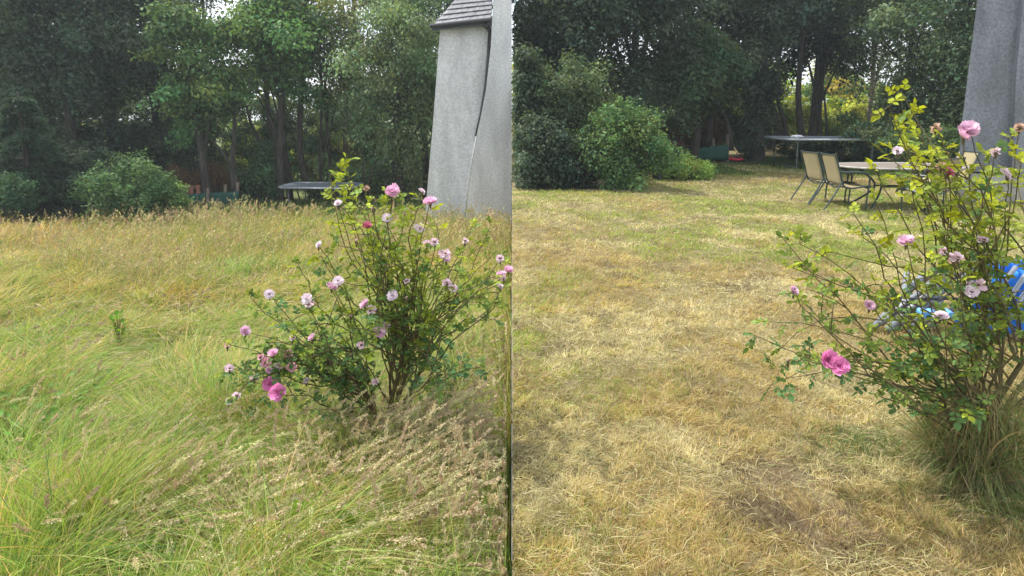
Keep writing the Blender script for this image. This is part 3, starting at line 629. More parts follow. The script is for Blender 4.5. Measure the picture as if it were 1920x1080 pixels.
for sx in (-1, 1):
    for sy in (-1, 1):
        q = catmull([(sx*.62, sy*.30, .70), (sx*.48, sy*.22, .62), (sx*.33, sy*.10, .45), (sx*.33, sy*.10, .32), (sx*.50, sy*.24, .12), (sx*.66, sy*.36, .0)], 5)
        MB().tube(q, .017, 7).build('leg', M['frame'], tb, True, world=False)
for s in (-1, 1): MB().tube([(-.33, .1*s, .38), (.33, .1*s, .38)], .012, 6).build('stretcher', M['frame'], tb, world=False)

# ------------------------------------------------------------ folded blue and grey frame bundle behind the lawn rose
fb = empty('folded_gazebo', ground(1760, 640)); tag(fb, 'folded bundle of grey tubes and blue cloth lying behind the lawn rose bush', 'folded gazebo')
tubes = [((1640, 612), (1735, 512), 3.9, .024), ((1652, 606), (1760, 520), 3.8, .022), ((1665, 618), (1790, 505), 3.75, .024), ((1690, 600), (1700, 512), 3.85, .02), ((1680, 610), (1830, 500), 3.95, .02),
         ((1705, 622), (1760, 548), 3.7, .022), ((1725, 615), (1765, 560), 3.65, .02), ((1745, 612), (1890, 500), 3.9, .018)]
for (a, b, Y, r) in tubes: MB().tube([pt(*a, Y), pt(*b, Y+.25)], r, 10).build('tube', M['tube'], fb, True)
for (a, b, Y) in [((1660, 580), (1790, 486), 3.75), ((1672, 590), (1810, 492), 3.72), ((1700, 590), (1860, 470), 3.7), ((1690, 610), (1850, 505), 3.66), ((1720, 628), (1900, 505), 3.62), ((1705, 560), (1840, 560), 3.7), ((1640, 575), (1760, 600), 3.68)]:
    MB().tube([pt(*a, Y), pt(*b, Y+.2)], .009, 6).build('strut', M['black'], fb)
for x, y in ((1730, 588), (1745, 590), (1776, 590)):
    q = pt(x, y, 3.6); MB().tube([q+Vector((0, -.03, 0)), q+Vector((0, .03, .01))], .028, 12).build('cap', M['blueplastic'], fb, bevel=.006)
def drape(corners, Y0, name='cloth', k=0):
    # folded cloth panel with pleats
    a, b, c_, d = [pt(x, y, Y0+dy) for x, y, dy in corners]; V = []; n, m_ = 26, 10
    for i in range(n+1):
        for j in range(m_+1):
            s, t = i/n, j/m_; p = a.lerp(b, s).lerp(d.lerp(c_, s), t); p.y += .035*math.sin(s*17+k+t*1.5)+.012*math.sin(s*41+t*7); p.z += .012*math.sin(s*9+t*8+k); V.append(p)
    Fc = [(i*(m_+1)+j, i*(m_+1)+j+1, (i+1)*(m_+1)+j+1, (i+1)*(m_+1)+j) for i in range(n) for j in range(m_)]
    o = MB().add(V, Fc).build(name, M['blue'], fb, True); s_ = o.modifiers.new('s', 'SOLIDIFY'); s_.thickness = .012
drape([(1838, 492, .1), (1960, 478, .3), (1960, 570, .3), (1815, 580, .05)], 3.75, k=0)
drape([(1862, 520, 0), (1930, 505, .2), (1935, 600, .2), (1868, 596, 0)], 3.65, k=2)
drape([(1790, 560, .1), (1930, 560, .1), (1960, 632, .1), (1780, 626, .1)], 3.8, k=4)
for (a, b) in [((1868, 598), (1925, 512)), ((1884, 606), (1935, 530)), ((1850, 575), (1905, 500))]:
    MB().tube([pt(*a, 3.6), pt(*b, 3.7)], .014, 8).build('tube', M['tube'], fb, True)

# ------------------------------------------------------------ roses
# leaflet template: folded ovate leaflet with serrate-ish outline
LT_V = []; prof = [0, .62, .95, 1.0, .8, .42, 0]
for i, wv in enumerate(prof):
    xx_ = i/6; 
    LT_V.append((xx_, 0, -.10*math.sin(xx_*math.pi)-.12*xx_*xx_))
mid = len(LT_V)
for sg in (1, -1):
    for i in range(1, 6): LT_V.append((i/6+.02*(i % 2), sg*prof[i]*.33, -.12*(i/6)**2+.05+.02*(i % 2)))
LT_F4 = []; LT_F3 = []
for s, off in ((0, mid), (1, mid+5)):
    tri = lambda a, b, c: LT_F3.append((a, b, c) if s == 0 else (c, b, a))
    tri(0, 1, off); tri(5, 6, off+4)
    for i in range(1, 5):
        q = (i, i+1, off+i, off+i-1); LT_F4.append(q if s == 0 else q[::-1])
LEAFLET = (LT_V, [np.array(LT_F3), np.array(LT_F4)])
def petal_mesh(kind, rs):
    """whole bloom as stacked petals"""
    n, m = 6, 5; tv = []; 
    for i in range(n+1):
        t = i/n
        for j in range(m+1):
            s = -1+2*j/m; wdt = .75*math.sin(math.pi*min(t*.62+.08, .98))**.8
            tv.append((t, s*wdt*.62, .35*t*t*0+.16*s*s*t+.04*math.sin(s*5+t*4)*t))
    tf = np.array([[i*(m+1)+j, i*(m+1)+j+1, (i+1)*(m+1)+j+1, (i+1)*(m+1)+j] for i in range(n) for j in range(m)])
    parts = []
    rings = {'full': [(7, .10, 1.0), (7, .42, .92), (6, .72, .80), (6, .98, .66), (5, 1.2, .5), (4, 1.38, .36)], 'open': [(6, -.15, 1.0), (6, .2, .9), (5, .6, .7), (4, 1.0, .45)],
             'ragged': [(5, -.7, .95), (4, -.1, .9), (3, .5, .8), (3, 1.0, .6)], 'bud': [(4, 1.2, .8), (3, 1.4, .9)]}[kind]
    for cnt, pitch, sc in rings:
        ph = rs.uniform(0, 6.28)
        for k in range(cnt):
            a = ph+2*math.pi*k/cnt+rs.normal(0, .14 if kind != 'ragged' else .45); pi_ = pitch+rs.normal(0, .1 if kind != 'ragged' else .35)
            x = np.array([math.cos(a)*math.cos(pi_), math.sin(a)*math.cos(pi_), math.sin(pi_)]); z = np.array([-math.cos(a)*math.sin(pi_), -math.sin(a)*math.sin(pi_), math.cos(pi_)])
            V, f = scatter(tv, tf, np.array([[0, 0, -.2+.12*pitch]])*1.0, frames(x[None], z[None]), np.array([sc*rs.uniform(.85, 1.1)]))
            # cup the petal inwards
            rr = np.linalg.norm(V[:, :2], axis=1); V[:, 2] += .25*rr**2*(1 if kind == 'full' else .35)
            parts.append((V, f, np.full((len(V), 1), rs.uniform(.82, 1.08))*np.ones((1, 3))*(1-.0*rr[:, None])))
    return joinparts(parts)
PK = {'hot': ((.85, .33, .62), 'full'), 'pink': ((.85, .56, .72), 'full'), 'pale': ((.80, .60, .72), 'full'), 'white': ((.82, .76, .80), 'open'), 'rag': ((.80, .66, .70), 'ragged'),
      'deep': ((.75, .42, .50), 'ragged'), 'red': ((.66, .20, .30), 'full'), 'spent': ((.50, .33, .24), 'ragged'), 'bud': ((.72, .52, .58), 'bud')}
BLOOM = {}
def bloom_data(kind, i):
    key = (kind, i)
    if key not in BLOOM:
        rs = np.random.default_rng(hash(kind) % 1 + i*7+len(kind)*31); col, shp = PK[kind]
        V, f, c = petal_mesh(shp, rs); cc = c*np.array(col)[None]
        if kind in ('rag', 'white', 'pale'): cc = cc*(1-np.array([0, .12, .06])[None]*rs.random((len(V), 1)))
        o = mesh_np('bloom', V, f, M['petal'], cc, smooth=True); BLOOM[key] = o.data; bpy.data.objects.remove(o)
    return BLOOM[key]
def sprigs(P, D, rs, size, colA, colB, side):
    """compound leaves: petiole direction D at P; returns leaf (V,F,col) and petiole tubes"""
    N = len(P); D = nrm(D); up = nrm(np.array([0, 0, 1.0])[None]+rs.normal(0, .45, (N, 3))); 
    Fr = frames(D, up); X, Yv, Z = Fr[:, 0], Fr[:, 1], Fr[:, 2]; L = size*rs.uniform(.7, 1.25, N)
    Ps, Ds, Ns, Ss, Ci = [], [], [], [], []
    for t, s, k in ((.45, 1, .8), (.45, -1, .8), (.8, 1, .95), (.8, -1, .95), (1.0, 0, 1.1)):
        dd = X*(.45 if s else 1)+Yv*s*.95+rs.normal(0, .18, (N, 3)); dd[:, 2] -= .12
        Ps.append(P+X*(L*t*1.6)[:, None]-np.array([0, 0, .25])*(L*t*t)[:, None]); Ds.append(dd); Ns.append(Z+rs.normal(0, .25, (N, 3))); Ss.append(L*k*rs.uniform(.85, 1.1, N)); Ci.append(np.arange(N))
    Ps, Ds, Ns, Ss, Ci = map(np.concatenate, (Ps, Ds, Ns, Ss, Ci))
    mix = rs.uniform(0, 1, N)[Ci]*.0
    V, f = scatter(LEAFLET[0], LEAFLET[1], Ps, frames(Ds, Ns), Ss)
    return V, f, Ci, len(LEAFLET[0]), (P, P+X*(L*1.6)[:, None]-np.array([0, 0, .25])*L[:, None])
def rosebush(base, label, blooms, shoots, Y0, seed, side, lsize, yellow):
    rs = np.random.default_rng(seed); root = empty('rose_bush', base); tag(root, label, 'rose bush')
    base = Vector(base); canes = []; P = []; D = []; H = []
    mains = []
    for k in range(5):
        a = rs.uniform(0, 6.28); q = base+Vector((math.cos(a)*.18+rs.normal(0, .1), math.sin(a)*.15, rs.uniform(.4, .7))); m = MB()
        path = catmull([base+Vector((rs.normal(0, .05), rs.normal(0, .05), -.05)), base.lerp(q, .5)+Vector((rs.normal(0, .04), 0, .02)), q], 4)
        m.tube(path, [.015*(1-.5*i/(len(path)-1)) for i in range(len(path))], 7); m.build('main_stem', M['cane'], root, True); mains.append(path)
    cm = MB(); ends = {}
    allt = [(x, y, 'b', k) for x, y, k in [(b[0], b[1], i) for i, b in enumerate(blooms)]]+[(x, y, 's', 0) for i_, (x, y) in enumerate(shoots) if i_ % 4 != 3 or y < 340]
    pts = []
    for x, y, typ, k in allt:
        Y = Y0+rs.normal(0, .17) if typ == 's' else Y0-.2-abs(rs.normal(0, .08))
        e = pt(x, y, Y)
        if side < 0: e.x = min(e.x, -.01-.02*rs.random())
        dxy = Vector((e.x-base.x, e.y-base.y)).length
        best = min(mains, key=lambda p: (p[-1]-e).length+rs.uniform(0, .25)); s = best[rs.integers(3, len(best))]
        if e.z < s.z+.1: c = s.lerp(e, .5)+Vector((0, 0, .12+.2*dxy))
        else: c = Vector((s.x*.45+e.x*.55, s.y*.45+e.y*.55, s.z+(e.z-s.z)*.35)) if rs.random() < .5 else Vector((s.x*.8+e.x*.2, s.y*.8+e.y*.2, s.z+(e.z-s.z)*.6))
        n = 14; path = bez(s, c, e, n); ln = sum((path[i+1]-path[i]).length for i in range(n-1))
        wv = [Vector(rs.normal(0, .045*ln, 3)) for _ in range(4)]
        for i in range(1, n): 
            f = i/(n-1)*3; a_ = min(int(f), 2); fade = math.sin(math.pi*i/(n-1))
            path[i] += wv[a_].lerp(wv[a_+1], f-a_)*fade+Vector(rs.normal(0, .004, 3))
        cm.tube(path, [.0046*(1-.66*i/(n-1)) for i in range(n)], 5, False)
        k_l = max(4, int(ln/(.062 if side < 0 else .082)))
        for j in range(k_l):
            t = .24+.76*(j+rs.random())/k_l; f = min(t, .999)*(n-1); i = int(f); p = path[i].lerp(path[i+1], f-i); tn = (path[i+1]-path[i]).normalized()
            o = Vector(rs.normal(size=3)); o = (o-tn*o.dot(tn)).normalized(); d = o+tn*.5; d.z += .1
            P.append(p); D.append(d)
        for j in range(3 if typ == 's' else 0): P.append(path[-1-(j > 1)]); D.append(Vector(rs.normal(0, .7, 3))+(path[-1]-path[-2]).normalized()*.8)
        # side twigs
        for _ in range(1 if ln > .3 else 0):
            f = rs.uniform(.35, .9)*(n-1); i = int(f); p = path[i]; o = Vector(rs.normal(size=3)); o.z = abs(o.z)*.6; q = p+o.normalized()*rs.uniform(.08, .2)
            tw = bez(p, p.lerp(q, .5)+Vector((0, 0, .02)), q, 5); cm.tube(tw, [.003, .0027, .0024, .002, .0015], 4, False)
            for t in (.4, .65, .85, 1.0):
                ff = min(t, .99)*4; ii = int(ff); P.append(tw[ii].lerp(tw[ii+1], ff-ii)); D.append((q-p).normalized()*.5+Vector(rs.normal(0, .6, 3)))
        if typ == 'b':
            kind = blooms[k][2]; sz = blooms[k][3]*(.84 if blooms[k][2] not in ('white', 'rag') else .95); b = bpy.data.objects.new('bloom', bloom_data(kind, k % 3)); C.objects.link(b); b.parent = root
            axis = Vector((rs.normal(0, .45), -.55+rs.normal(0, .3), .75)); 
            if kind in ('hot',): axis = Vector((rs.normal(0, .2), -.9, .45))
            b.rotation_euler = axis.to_track_quat('Z', 'Y').to_euler(); b.location = e-base; b.scale = (sz, sz, sz*.95)
            # sepal cup joins cane
            cm.tube([e-Vector((0, 0, .03)), e], [.003, .007], 6)
    P = np.array(P); D = np.array(D, float)
    if side < 0: ok = P[:, 0] < -.05; P, D = P[ok], D[ok]
    V, f, Ci, kk, pet = sprigs(P, D, rs, lsize, None, None, side)
    if side < 0: V[:, 0] = np.minimum(V[:, 0], -.004)
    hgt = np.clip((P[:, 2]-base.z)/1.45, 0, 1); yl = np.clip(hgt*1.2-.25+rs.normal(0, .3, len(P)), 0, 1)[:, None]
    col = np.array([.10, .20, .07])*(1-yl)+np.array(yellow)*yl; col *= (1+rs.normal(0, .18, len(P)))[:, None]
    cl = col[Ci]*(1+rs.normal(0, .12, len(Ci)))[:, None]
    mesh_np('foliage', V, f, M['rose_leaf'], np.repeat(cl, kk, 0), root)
    for a, b_ in zip(*pet):
        if side < 0 and b_[0] > 0: continue
        cm.tube([a, b_], .0014, 3, False)
    cm.build('canes', M['cane'], root)
    return root
BL = [(735, 360, 'pink', .040), (740, 352, 'pale', .028), (807, 378, 'pink', .034), (792, 358, 'white', .02), (726, 408, 'white', .026), (688, 423, 'red', .026), (686, 352, 'spent', .02), (633, 380, 'white', .02), (597, 458, 'white', .02),
      (787, 427, 'white', .026), (815, 452, 'rag', .024), (800, 455, 'rag', .022), (835, 474, 'rag', .032), (836, 486, 'pale', .022), (838, 528, 'rag', .026), (850, 538, 'rag', .024), (621, 538, 'pale', .036), (634, 526, 'white', .026), (574, 560, 'white', .028), (578, 568, 'rag', .026), (505, 551, 'white', .024),
      (684, 570, 'pale', .03), (694, 580, 'rag', .028), (735, 553, 'white', .028), (762, 525, 'rag', .018), (712, 622, 'pale', .036), (724, 610, 'rag', .034), (677, 645, 'rag', .026), (585, 633, 'pale', .026), (460, 621, 'pale', .032), (426, 647, 'deep', .018), (497, 678, 'deep', .034), (512, 662, 'pink', .026),
      (540, 662, 'deep', .030), (545, 686, 'deep', .032), (488, 668, 'deep', .024), (524, 684, 'rag', .024), (505, 694, 'pink', .02), (430, 690, 'rag', .024), (574, 713, 'white', .02), (506, 720, 'hot', .044), (520, 735, 'hot', .044), (443, 740, 'rag', .024), (428, 752, 'rag', .022), (705, 715, 'rag', .02), (477, 707, 'rag', .022),
      (548, 632, 'rag', .018), (940, 514, 'pale', .026), (953, 506, 'pink', .028), (938, 483, 'rag', .022), (938, 535, 'white', .018), (657, 593, 'bud', .02), (668, 452, 'bud', .018), (965-20, 520, 'rag', .02), (700, 392, 'bud', .018), (872, 450, 'rag', .018), (762, 560, 'bud', .016)]
SLs = [(650, 300), (620, 330), (655, 345), (690, 350), (715, 380), (660, 400), (760, 400), (850, 390), (880, 430), (920, 420), (905, 460), (870, 500), (780, 450), (740, 480), (700, 470), (640, 460), (600, 480), (560, 500), (610, 520), (500, 540), (470, 560), (480, 580),
       (520, 600), (560, 620), (640, 580), (690, 620), (740, 560), (800, 560), (850, 580), (890, 560), (925, 600), (860, 650), (820, 700), (760, 640), (600, 660), (450, 680), (420, 700), (440, 720), (480, 760), (540, 740), (600, 720), (640, 700), (560, 680), (690, 700), (900, 690), (935, 560), (930, 470),
       (640, 320), (625, 350), (700, 440), (820, 420), (460, 650), (500, 640), (530, 720), (580, 590), (790, 510), (830, 740), (850, 690), (780, 720), (660, 760), (600, 770)]
gb = ground(732, 842); print('left rose base', gb)
rosebush(gb, 'sprawling rose bush with many pink and white blooms rising from the long meadow grass', BL, SLs, gb.y, 11, -1, .026, (.30, .36, .035))
BR = [(1815, 243, 'pale', .042), (1806, 256, 'pink', .032), (1776, 320, 'red', .03), (1755, 237, 'spent', .026), (1889, 325, 'white', .028), (1912, 236, 'spent', .024), (1699, 453, 'pale', .036), (1790, 485, 'spent', .026), (1796, 480, 'rag', .026), (1488, 545, 'pale', .022), (1630, 572, 'pale', .024),
      (1764, 590, 'white', .026), (1834, 532, 'rag', .034), (1822, 546, 'white', .026), (1554, 674, 'hot', .042), (1575, 686, 'hot', .040), (1683, 282, 'white', .018), (1845, 447, 'rag', .022), (1868, 282, 'rag', .02), (1770, 468, 'rag', .02), (1765, 310, 'spent', .022), (1478, 676, 'bud', .01)]
SRs = [(1690, 175), (1715, 210), (1665, 200), (1680, 240), (1660, 290), (1720, 260), (1640, 320), (1700, 330), (1750, 290), (1780, 270), (1850, 300), (1900, 260), (1915, 300), (1860, 350), (1820, 380), (1760, 360), (1640, 380), (1600, 400), (1610, 440), (1680, 420), (1560, 470),
       (1500, 460), (1470, 450), (1430, 490), (1480, 500), (1520, 510), (1560, 520), (1600, 500), (1500, 560), (1450, 600), (1420, 630), (1380, 655), (1440, 670), (1450, 720), (1480, 710), (1520, 650), (1600, 600), (1640, 650), (1650, 740), (1640, 760), (1700, 700), (1760, 660), 
       (1880, 660), (1910, 380), (1690, 190), (1730, 300), (1780, 400), (1840, 400), (1880, 420), (1720, 380), (1690, 650), (1660, 700), (1830, 660), (1790, 640), (1730, 660), (1700, 610), (1945, 640), (1630, 720)]
gr = ground(1820, 885); print('right rose base', gr)
rosebush(gr, 'tall yellow green rose bush with few pink blooms at the right of the mown lawn', BR, SRs, gr.y+.05, 23, 1, .026, (.34, .38, .025))

# ------------------------------------------------------------ tuft of long dry grass round the lawn rose
def pal(cols, w, n, rs, v=.15):
    cols = np.array(cols); c = cols[rs.choice(len(cols), n, p=np.array(w)/np.sum(w))]; return c*(1+rs.normal(0, v, n))[:, None]
rs = np.random.default_rng(9); N = 4200; a = rs.uniform(0, 6.283, N); rr = .13*np.sqrt(rs.random(N)); o = np.stack([np.cos(a), np.sin(a), 0*a], 1)
P0 = np.array(gr)[None]+o*rr[:, None]; P0[:, 2] = gz(P0[:, 0], P0[:, 1])-.01
D = nrm(o*rs.uniform(-.05, .28, N)[:, None]+np.array([0, 0, 1])+rs.normal(0, .13, (N, 3))); B = o*rs.uniform(-.25, .30, N)[:, None]+np.array([0, 0, -1])*rs.uniform(.0, 1.25, N)[:, None]+rs.normal(0, .22, (N, 3))
n2 = 1100; a2 = rs.uniform(0, 6.283, n2); r2 = rs.uniform(.03, .14, n2); o2 = np.stack([np.cos(a2), np.sin(a2), 0*a2], 1)
Q = np.array(gr)[None]+o2*r2[:, None]; Q[:, 2] += rs.uniform(.1, .42, n2); P0 = np.concatenate([P0, Q]); D = np.concatenate([D, nrm(o2*.5+rs.normal(0, .4, (n2, 3))+np.array([0, 0, .1]))])
B = np.concatenate([B, o2*.1+rs.normal(0, .3, (n2, 3))+np.array([0, 0, -1.0])]); Lh = np.concatenate([rs.uniform(.22, .6, N), rs.uniform(.08, .2, n2)]); N += n2
V, Fc, k = ribbons(P0, D, B, Lh, rs.uniform(.002, .005, N), 6, rs=rs)
cc = pal([(.42, .33, .18), (.30, .23, .13), (.19, .25, .08), (.12, .18, .06)], [3, 3, 4, 3], N, rs)
tag(mesh_np('grass_tuft', V, Fc, M['grass'], np.repeat(cc, k, 0)), 'shaggy uncut tuft of dry grass left round the foot of the lawn rose bush', 'grass tuft')

# ------------------------------------------------------------ thin summer haze in the air
hm = bpy.data.materials.new('haze'); hm.use_nodes = True; ht = hm.node_tree; ht.nodes.clear()
ho = ht.nodes.new('ShaderNodeOutputMaterial'); hv = ht.nodes.new('ShaderNodeVolumePrincipled'); hv.inputs['Color'].default_value = (.80, .90, .97, 1); hv.inputs['Density'].default_value = .0014; hv.inputs['Anisotropy'].default_value = .2
ht.links.new(hv.outputs[0], ho.inputs['Volume'])
hz = MB().box((0, 196, 4.5), (810, 412, 17)).build('haze', hm); hz['kind'] = 'stuff'; hz['label'] = 'faint pale haze in the summer air of the gardens'
# ------------------------------------------------------------ uncut meadow
HOLLOW = ground(335, 600); HOL2 = ground(720, 830)
def sample(n, d0, d1, side, rs, marg=1.12):
    d = np.exp(rs.uniform(math.log(d0), math.log(d1), n)); x = -rs.uniform(0, marg*.875, n)*d if side < 0 else rs.uniform(0, marg*.875, n)*d
    return x, d
rs = np.random.default_rng(21); N = 190000
x, y = sample(N, 1.0, 16.5, -1, rs)
keep = ~((x > -2.2) & (y > 13.7)) & (rs.random(N) > .93*np.exp(-(((x-HOLLOW.x)/.42)**2+((y-HOLLOW.y)/.16)**2))) & (rs.random(N) > .7*np.exp(-(((x-HOL2.x)/.25)**2+((y-HOL2.y+.35)/.18)**2))); x, y = x[keep], y[keep]; N = len(x)
far = np.clip((y-5)/6, 0, 1)
hol = np.exp(-(((x-HOLLOW.x)/.55)**2+((y-HOLLOW.y)/.28)**2)); sh = np.exp(-(((x-HOL2.x)/.35)**2+((y-HOL2.y-.1)/.3)**2))
ang = (fbm(x, y, 1.5, 41)-.5)*5.2 + .15                 # lodging direction field, mainly to the right and towards us
lod = np.clip(.30+1.15*(fbm(x, y, 1.7, 52)-.35), .05, 1)*(1-far*.85)
lod = np.maximum(lod, .75*np.exp(-((y-4.6)/1.6)**2)); lod = np.minimum(lod, 1)
fx, fy = np.cos(ang), np.sin(ang)*.7-.15
L = rs.uniform(.26, .5, N)*(1-.8*hol)*(1-.25*sh)*(1-.25*lod); L *= .75+.5*fbm(x, y, .8, 17)
def cells(x, y, s, sd):
    wx = x+(vnoise(x, y, s*1.3, sd)-.5)*s*1.2; wy = y+(vnoise(x, y, s*1.3, sd+1)-.5)*s*1.2
    i = np.floor(wx/s).astype(np.int64); j = np.floor(wy/s).astype(np.int64)
    def h(k): n = (i*73856093 ^ j*19349663 ^ (k+sd)*83492791) & 0x7fffffff; n = ((n ^ (n >> 13))*1274126177) & 0x7fffffff; return ((n ^ (n >> 15)) & 0xffff)/65535.
    return h(1), h(2), h(3)
ch1, ch2, ch3 = cells(x, y, .17, 5); cg1, cg2, cg3 = cells(x, y, .42, 9)
ang = ang+(ch1-.5)*1.5+(cg1-.5)*1.2; fx, fy = np.cos(ang), np.sin(ang)*.7-.15; lod = np.clip(lod+(ch2-.5)*.45+(cg2-.5)*.3, .02, 1)
L = L*(.62+.55*ch3+.25*cg3)*np.clip(.35+2.6*(fbm(x, y, .55, 301)-.22), .3, 1.1)
D = np.stack([fx*(.15+.85*lod), fy*(.15+.85*lod), 1.05-.62*lod], 1)+rs.normal(0, .17, (N, 3)); D = nrm(D)
B = np.stack([fx*.55*(.3+lod), fy*.55*(.3+lod), -.35-.12*lod+0*x], 1)+rs.normal(0, .09, (N, 3))
Wd = np.maximum(rs.uniform(.0022, .0048, N), y*.0011)
P0 = np.stack([x, y, gz(x, y)-.01], 1)
nb = np.exp(-(((x-gb.x)/.42)**2+((y-gb.y+.22)/.16)**2)); wild = rs.random(N) < .34+.6*nb; L = L*(1+.45*nb); aw = rs.uniform(0, 6.283, N); ww = rs.uniform(.1, .9, N)
D = np.where(wild[:, None], nrm(np.stack([np.cos(aw)*ww, np.sin(aw)*ww, .9+0*x], 1)), D); B = np.where(wild[:, None], np.stack([np.cos(aw)*.3, np.sin(aw)*.3, -rs.uniform(.1, .7, N)], 1), B)
tip = x+L*(D[:, 0]+B[:, 0]); fl = (tip > -.01)[:, None]*np.array([1, 0, 0])[None]
D = np.where(fl > 0, -.06*np.abs(D), D); B = np.where(fl > 0, -.05*np.abs(B), B); L = np.where(fl[:, 0] > 0, L*rs.uniform(.25, .6, N), L); ok = x < 0
P0, D, B, L, Wd, x, y, lod, far, hol, sh, ch1, ch2, ch3, cg3 = [q[ok] for q in (P0, D, B, L, Wd, x, y, lod, far, hol, sh, ch1, ch2, ch3, cg3)]; N = len(x)
V, Fc, k = ribbons(P0, D, B, L, Wd, 5, rs=rs); V[:, 0] = np.where(V[:, 0] > .014, .014-.35*(V[:, 0]-.014), V[:, 0])
green = np.array([.21, .365, .055]); yel = np.array([.40, .37, .09]); tan = np.array([.50, .38, .18]); dgr = np.array([.10, .19, .05]); pale = np.array([.42, .43, .19])
n1 = fbm(x, y, 1.5, 61)[:, None]; n2 = fbm(x, y, 2.6, 77)[:, None]; u = rs.random((N, 1))
nf = np.clip((y-2.5)/5, 0, 1)[:, None]; n1 = n1*(.45+.75*nf); cc = green*(1-n1)+yel*n1
tanp = np.clip((n2-.42)*3.2, 0, 1)*(.30+.5*far[:, None]) + .09+.20*far[:, None]
cc = np.where(u < tanp, tan, cc)
cc = np.where((rs.random((N, 1)) < .18), dgr, cc); cc = np.where((rs.random((N, 1)) < .22*lod[:, None]), pale, cc)
cc = cc*(1+rs.normal(0, .16, (N, 1)))*(.78+.3*ch2+.2*cg3)[:, None]; cc[:, 0] *= .82+.4*ch1
tag(mesh_np('meadow_grass', V, Fc, M['grass'], np.repeat(np.clip(cc, .01, .9), k, 0)), 'long lodged green and tan meadow grass', 'grass', kind='stuff')
rs = np.random.default_rng(88); N = 9000; y = np.exp(rs.uniform(math.log(1.2), math.log(13), N)); x = -rs.uniform(.002, .05, N)*(1+y*.5)
D = nrm(np.stack([-rs.uniform(-.1, .5, N), rs.normal(0, .4, N), 1+0*x], 1)); B = np.stack([-rs.uniform(0, .3, N), rs.normal(0, .3, N), -rs.uniform(.1, .7, N)], 1)
V, Fc, k = ribbons(np.stack([x, y, gz(x, y)], 1), D, B, rs.uniform(.12, .36, N), np.maximum(rs.uniform(.0022, .0045, N), y*.0011), 4, rs=rs); V[:, 0] = np.where(V[:, 0] > .014, .014-.35*(V[:, 0]-.014), V[:, 0])
tag(mesh_np('meadow_grass', V, Fc, M['grass'], np.repeat(pal([green, yel, pale, tan], [3, 2, 2, 1.5], N, rs), k, 0)), 'shorter meadow grass along the edge where the meadow meets the lawn', 'grass', kind='stuff')
# seed heads on thin stalks
def seedgrass(n, xs, ys, Lr, colr, rs, head=.10, name='seed_head_grass', label='', lean=(.35, -.05), npl=34, spread=.011, sw=.0016, curve=.35, hl=.006):
    N = n; x, y = xs, ys; L = rs.uniform(*Lr, N)
    D = nrm(np.stack([lean[0]+rs.normal(0, .28, N), lean[1]+rs.normal(0, .2, N), 1+0*x], 1)); B = np.stack([np.abs(lean[0])*.5+rs.normal(0, .15, N), rs.normal(0, .1, N), -curve*rs.uniform(.3, 1.2, N)], 1)
    P0 = np.stack([x, y, gz(x, y)], 1); fl = (x+L*(D[:, 0]+B[:, 0]) > -.03)[:, None]*np.array([1, 0, 0])[None]; D = np.where(fl > 0, -.06*np.abs(D), D); B = np.where(fl > 0, -.05*np.abs(B), B); okk = x < -.015; L = L*(.7+.55*fbm(x, y, .9, 211)); P0, D, B, L = P0[okk], D[okk], B[okk], L[okk]; N = len(L)
    d = P0[:, 1]; W = np.maximum(sw, d*.0008)
    V, Fc, k = ribbons(P0, D, B, L, W, 7, rs=rs)
    c1 = np.repeat(np.array([.30, .30, .12])[None]*(1+rs.normal(0, .15, (N, 1))), k, 0)
    # spikelets along the last part of each stalk
    t = rs.uniform(1-head, 1, (N, npl)); p = P0[:, None]+L[:, None, None]*(t[..., None]*D[:, None]+(t**2)[..., None]*B[:, None])
    tn = nrm(D[:, None]+2*t[..., None]*B[:, None]); rel = (1-t)/head; sp = spread*np.sin(np.pi*np.clip(rel*.85+.1, 0, 1))
    off = nrm(rs.normal(size=(N, npl, 3))); off = off-tn*(off*tn).sum(-1, keepdims=True)
    p = p+off*sp[..., None]*rs.uniform(.2, 1, (N, npl, 1)); dirn = tn*1.0+off*.55
    S = hl*rs.uniform(.7, 1.5, N*npl)*np.maximum(1, np.repeat(d, npl)/3.5)
    V2, F2 = scatter([(0, 0, 0), (.4, .2, .05), (1, 0, 0), (.4, -.2, .05)], QF, p.reshape(-1, 3), frames(dirn.reshape(-1, 3), rs.normal(size=(N*npl, 3))), S)
    hc = np.array(colr)[rs.integers(0, len(colr), N)]*(1+rs.normal(0, .12, (N, 1))); c2 = np.repeat(np.repeat(hc, npl, 0)*(1+rs.normal(0, .15, (N*npl, 1))), 4, 0)
    return [(V, Fc, c1), (V2, [np.asarray(F2[0])], c2)]
PINKT = [(.50, .42, .26), (.56, .49, .30), (.45, .35, .24), (.46, .46, .24)]
parts = []
rs = np.random.default_rng(31)
def cluster(n, px, py, sx, sy):
    xs, ys = [], []
    for _ in range(n):
        g_ = ground(min(max(px+rs.normal(0, sx), -60), 950), py+rs.normal(0, sy)); xs.append(min(g_.x, -.02)); ys.append(g_.y)
    return np.array(xs), np.array(ys)
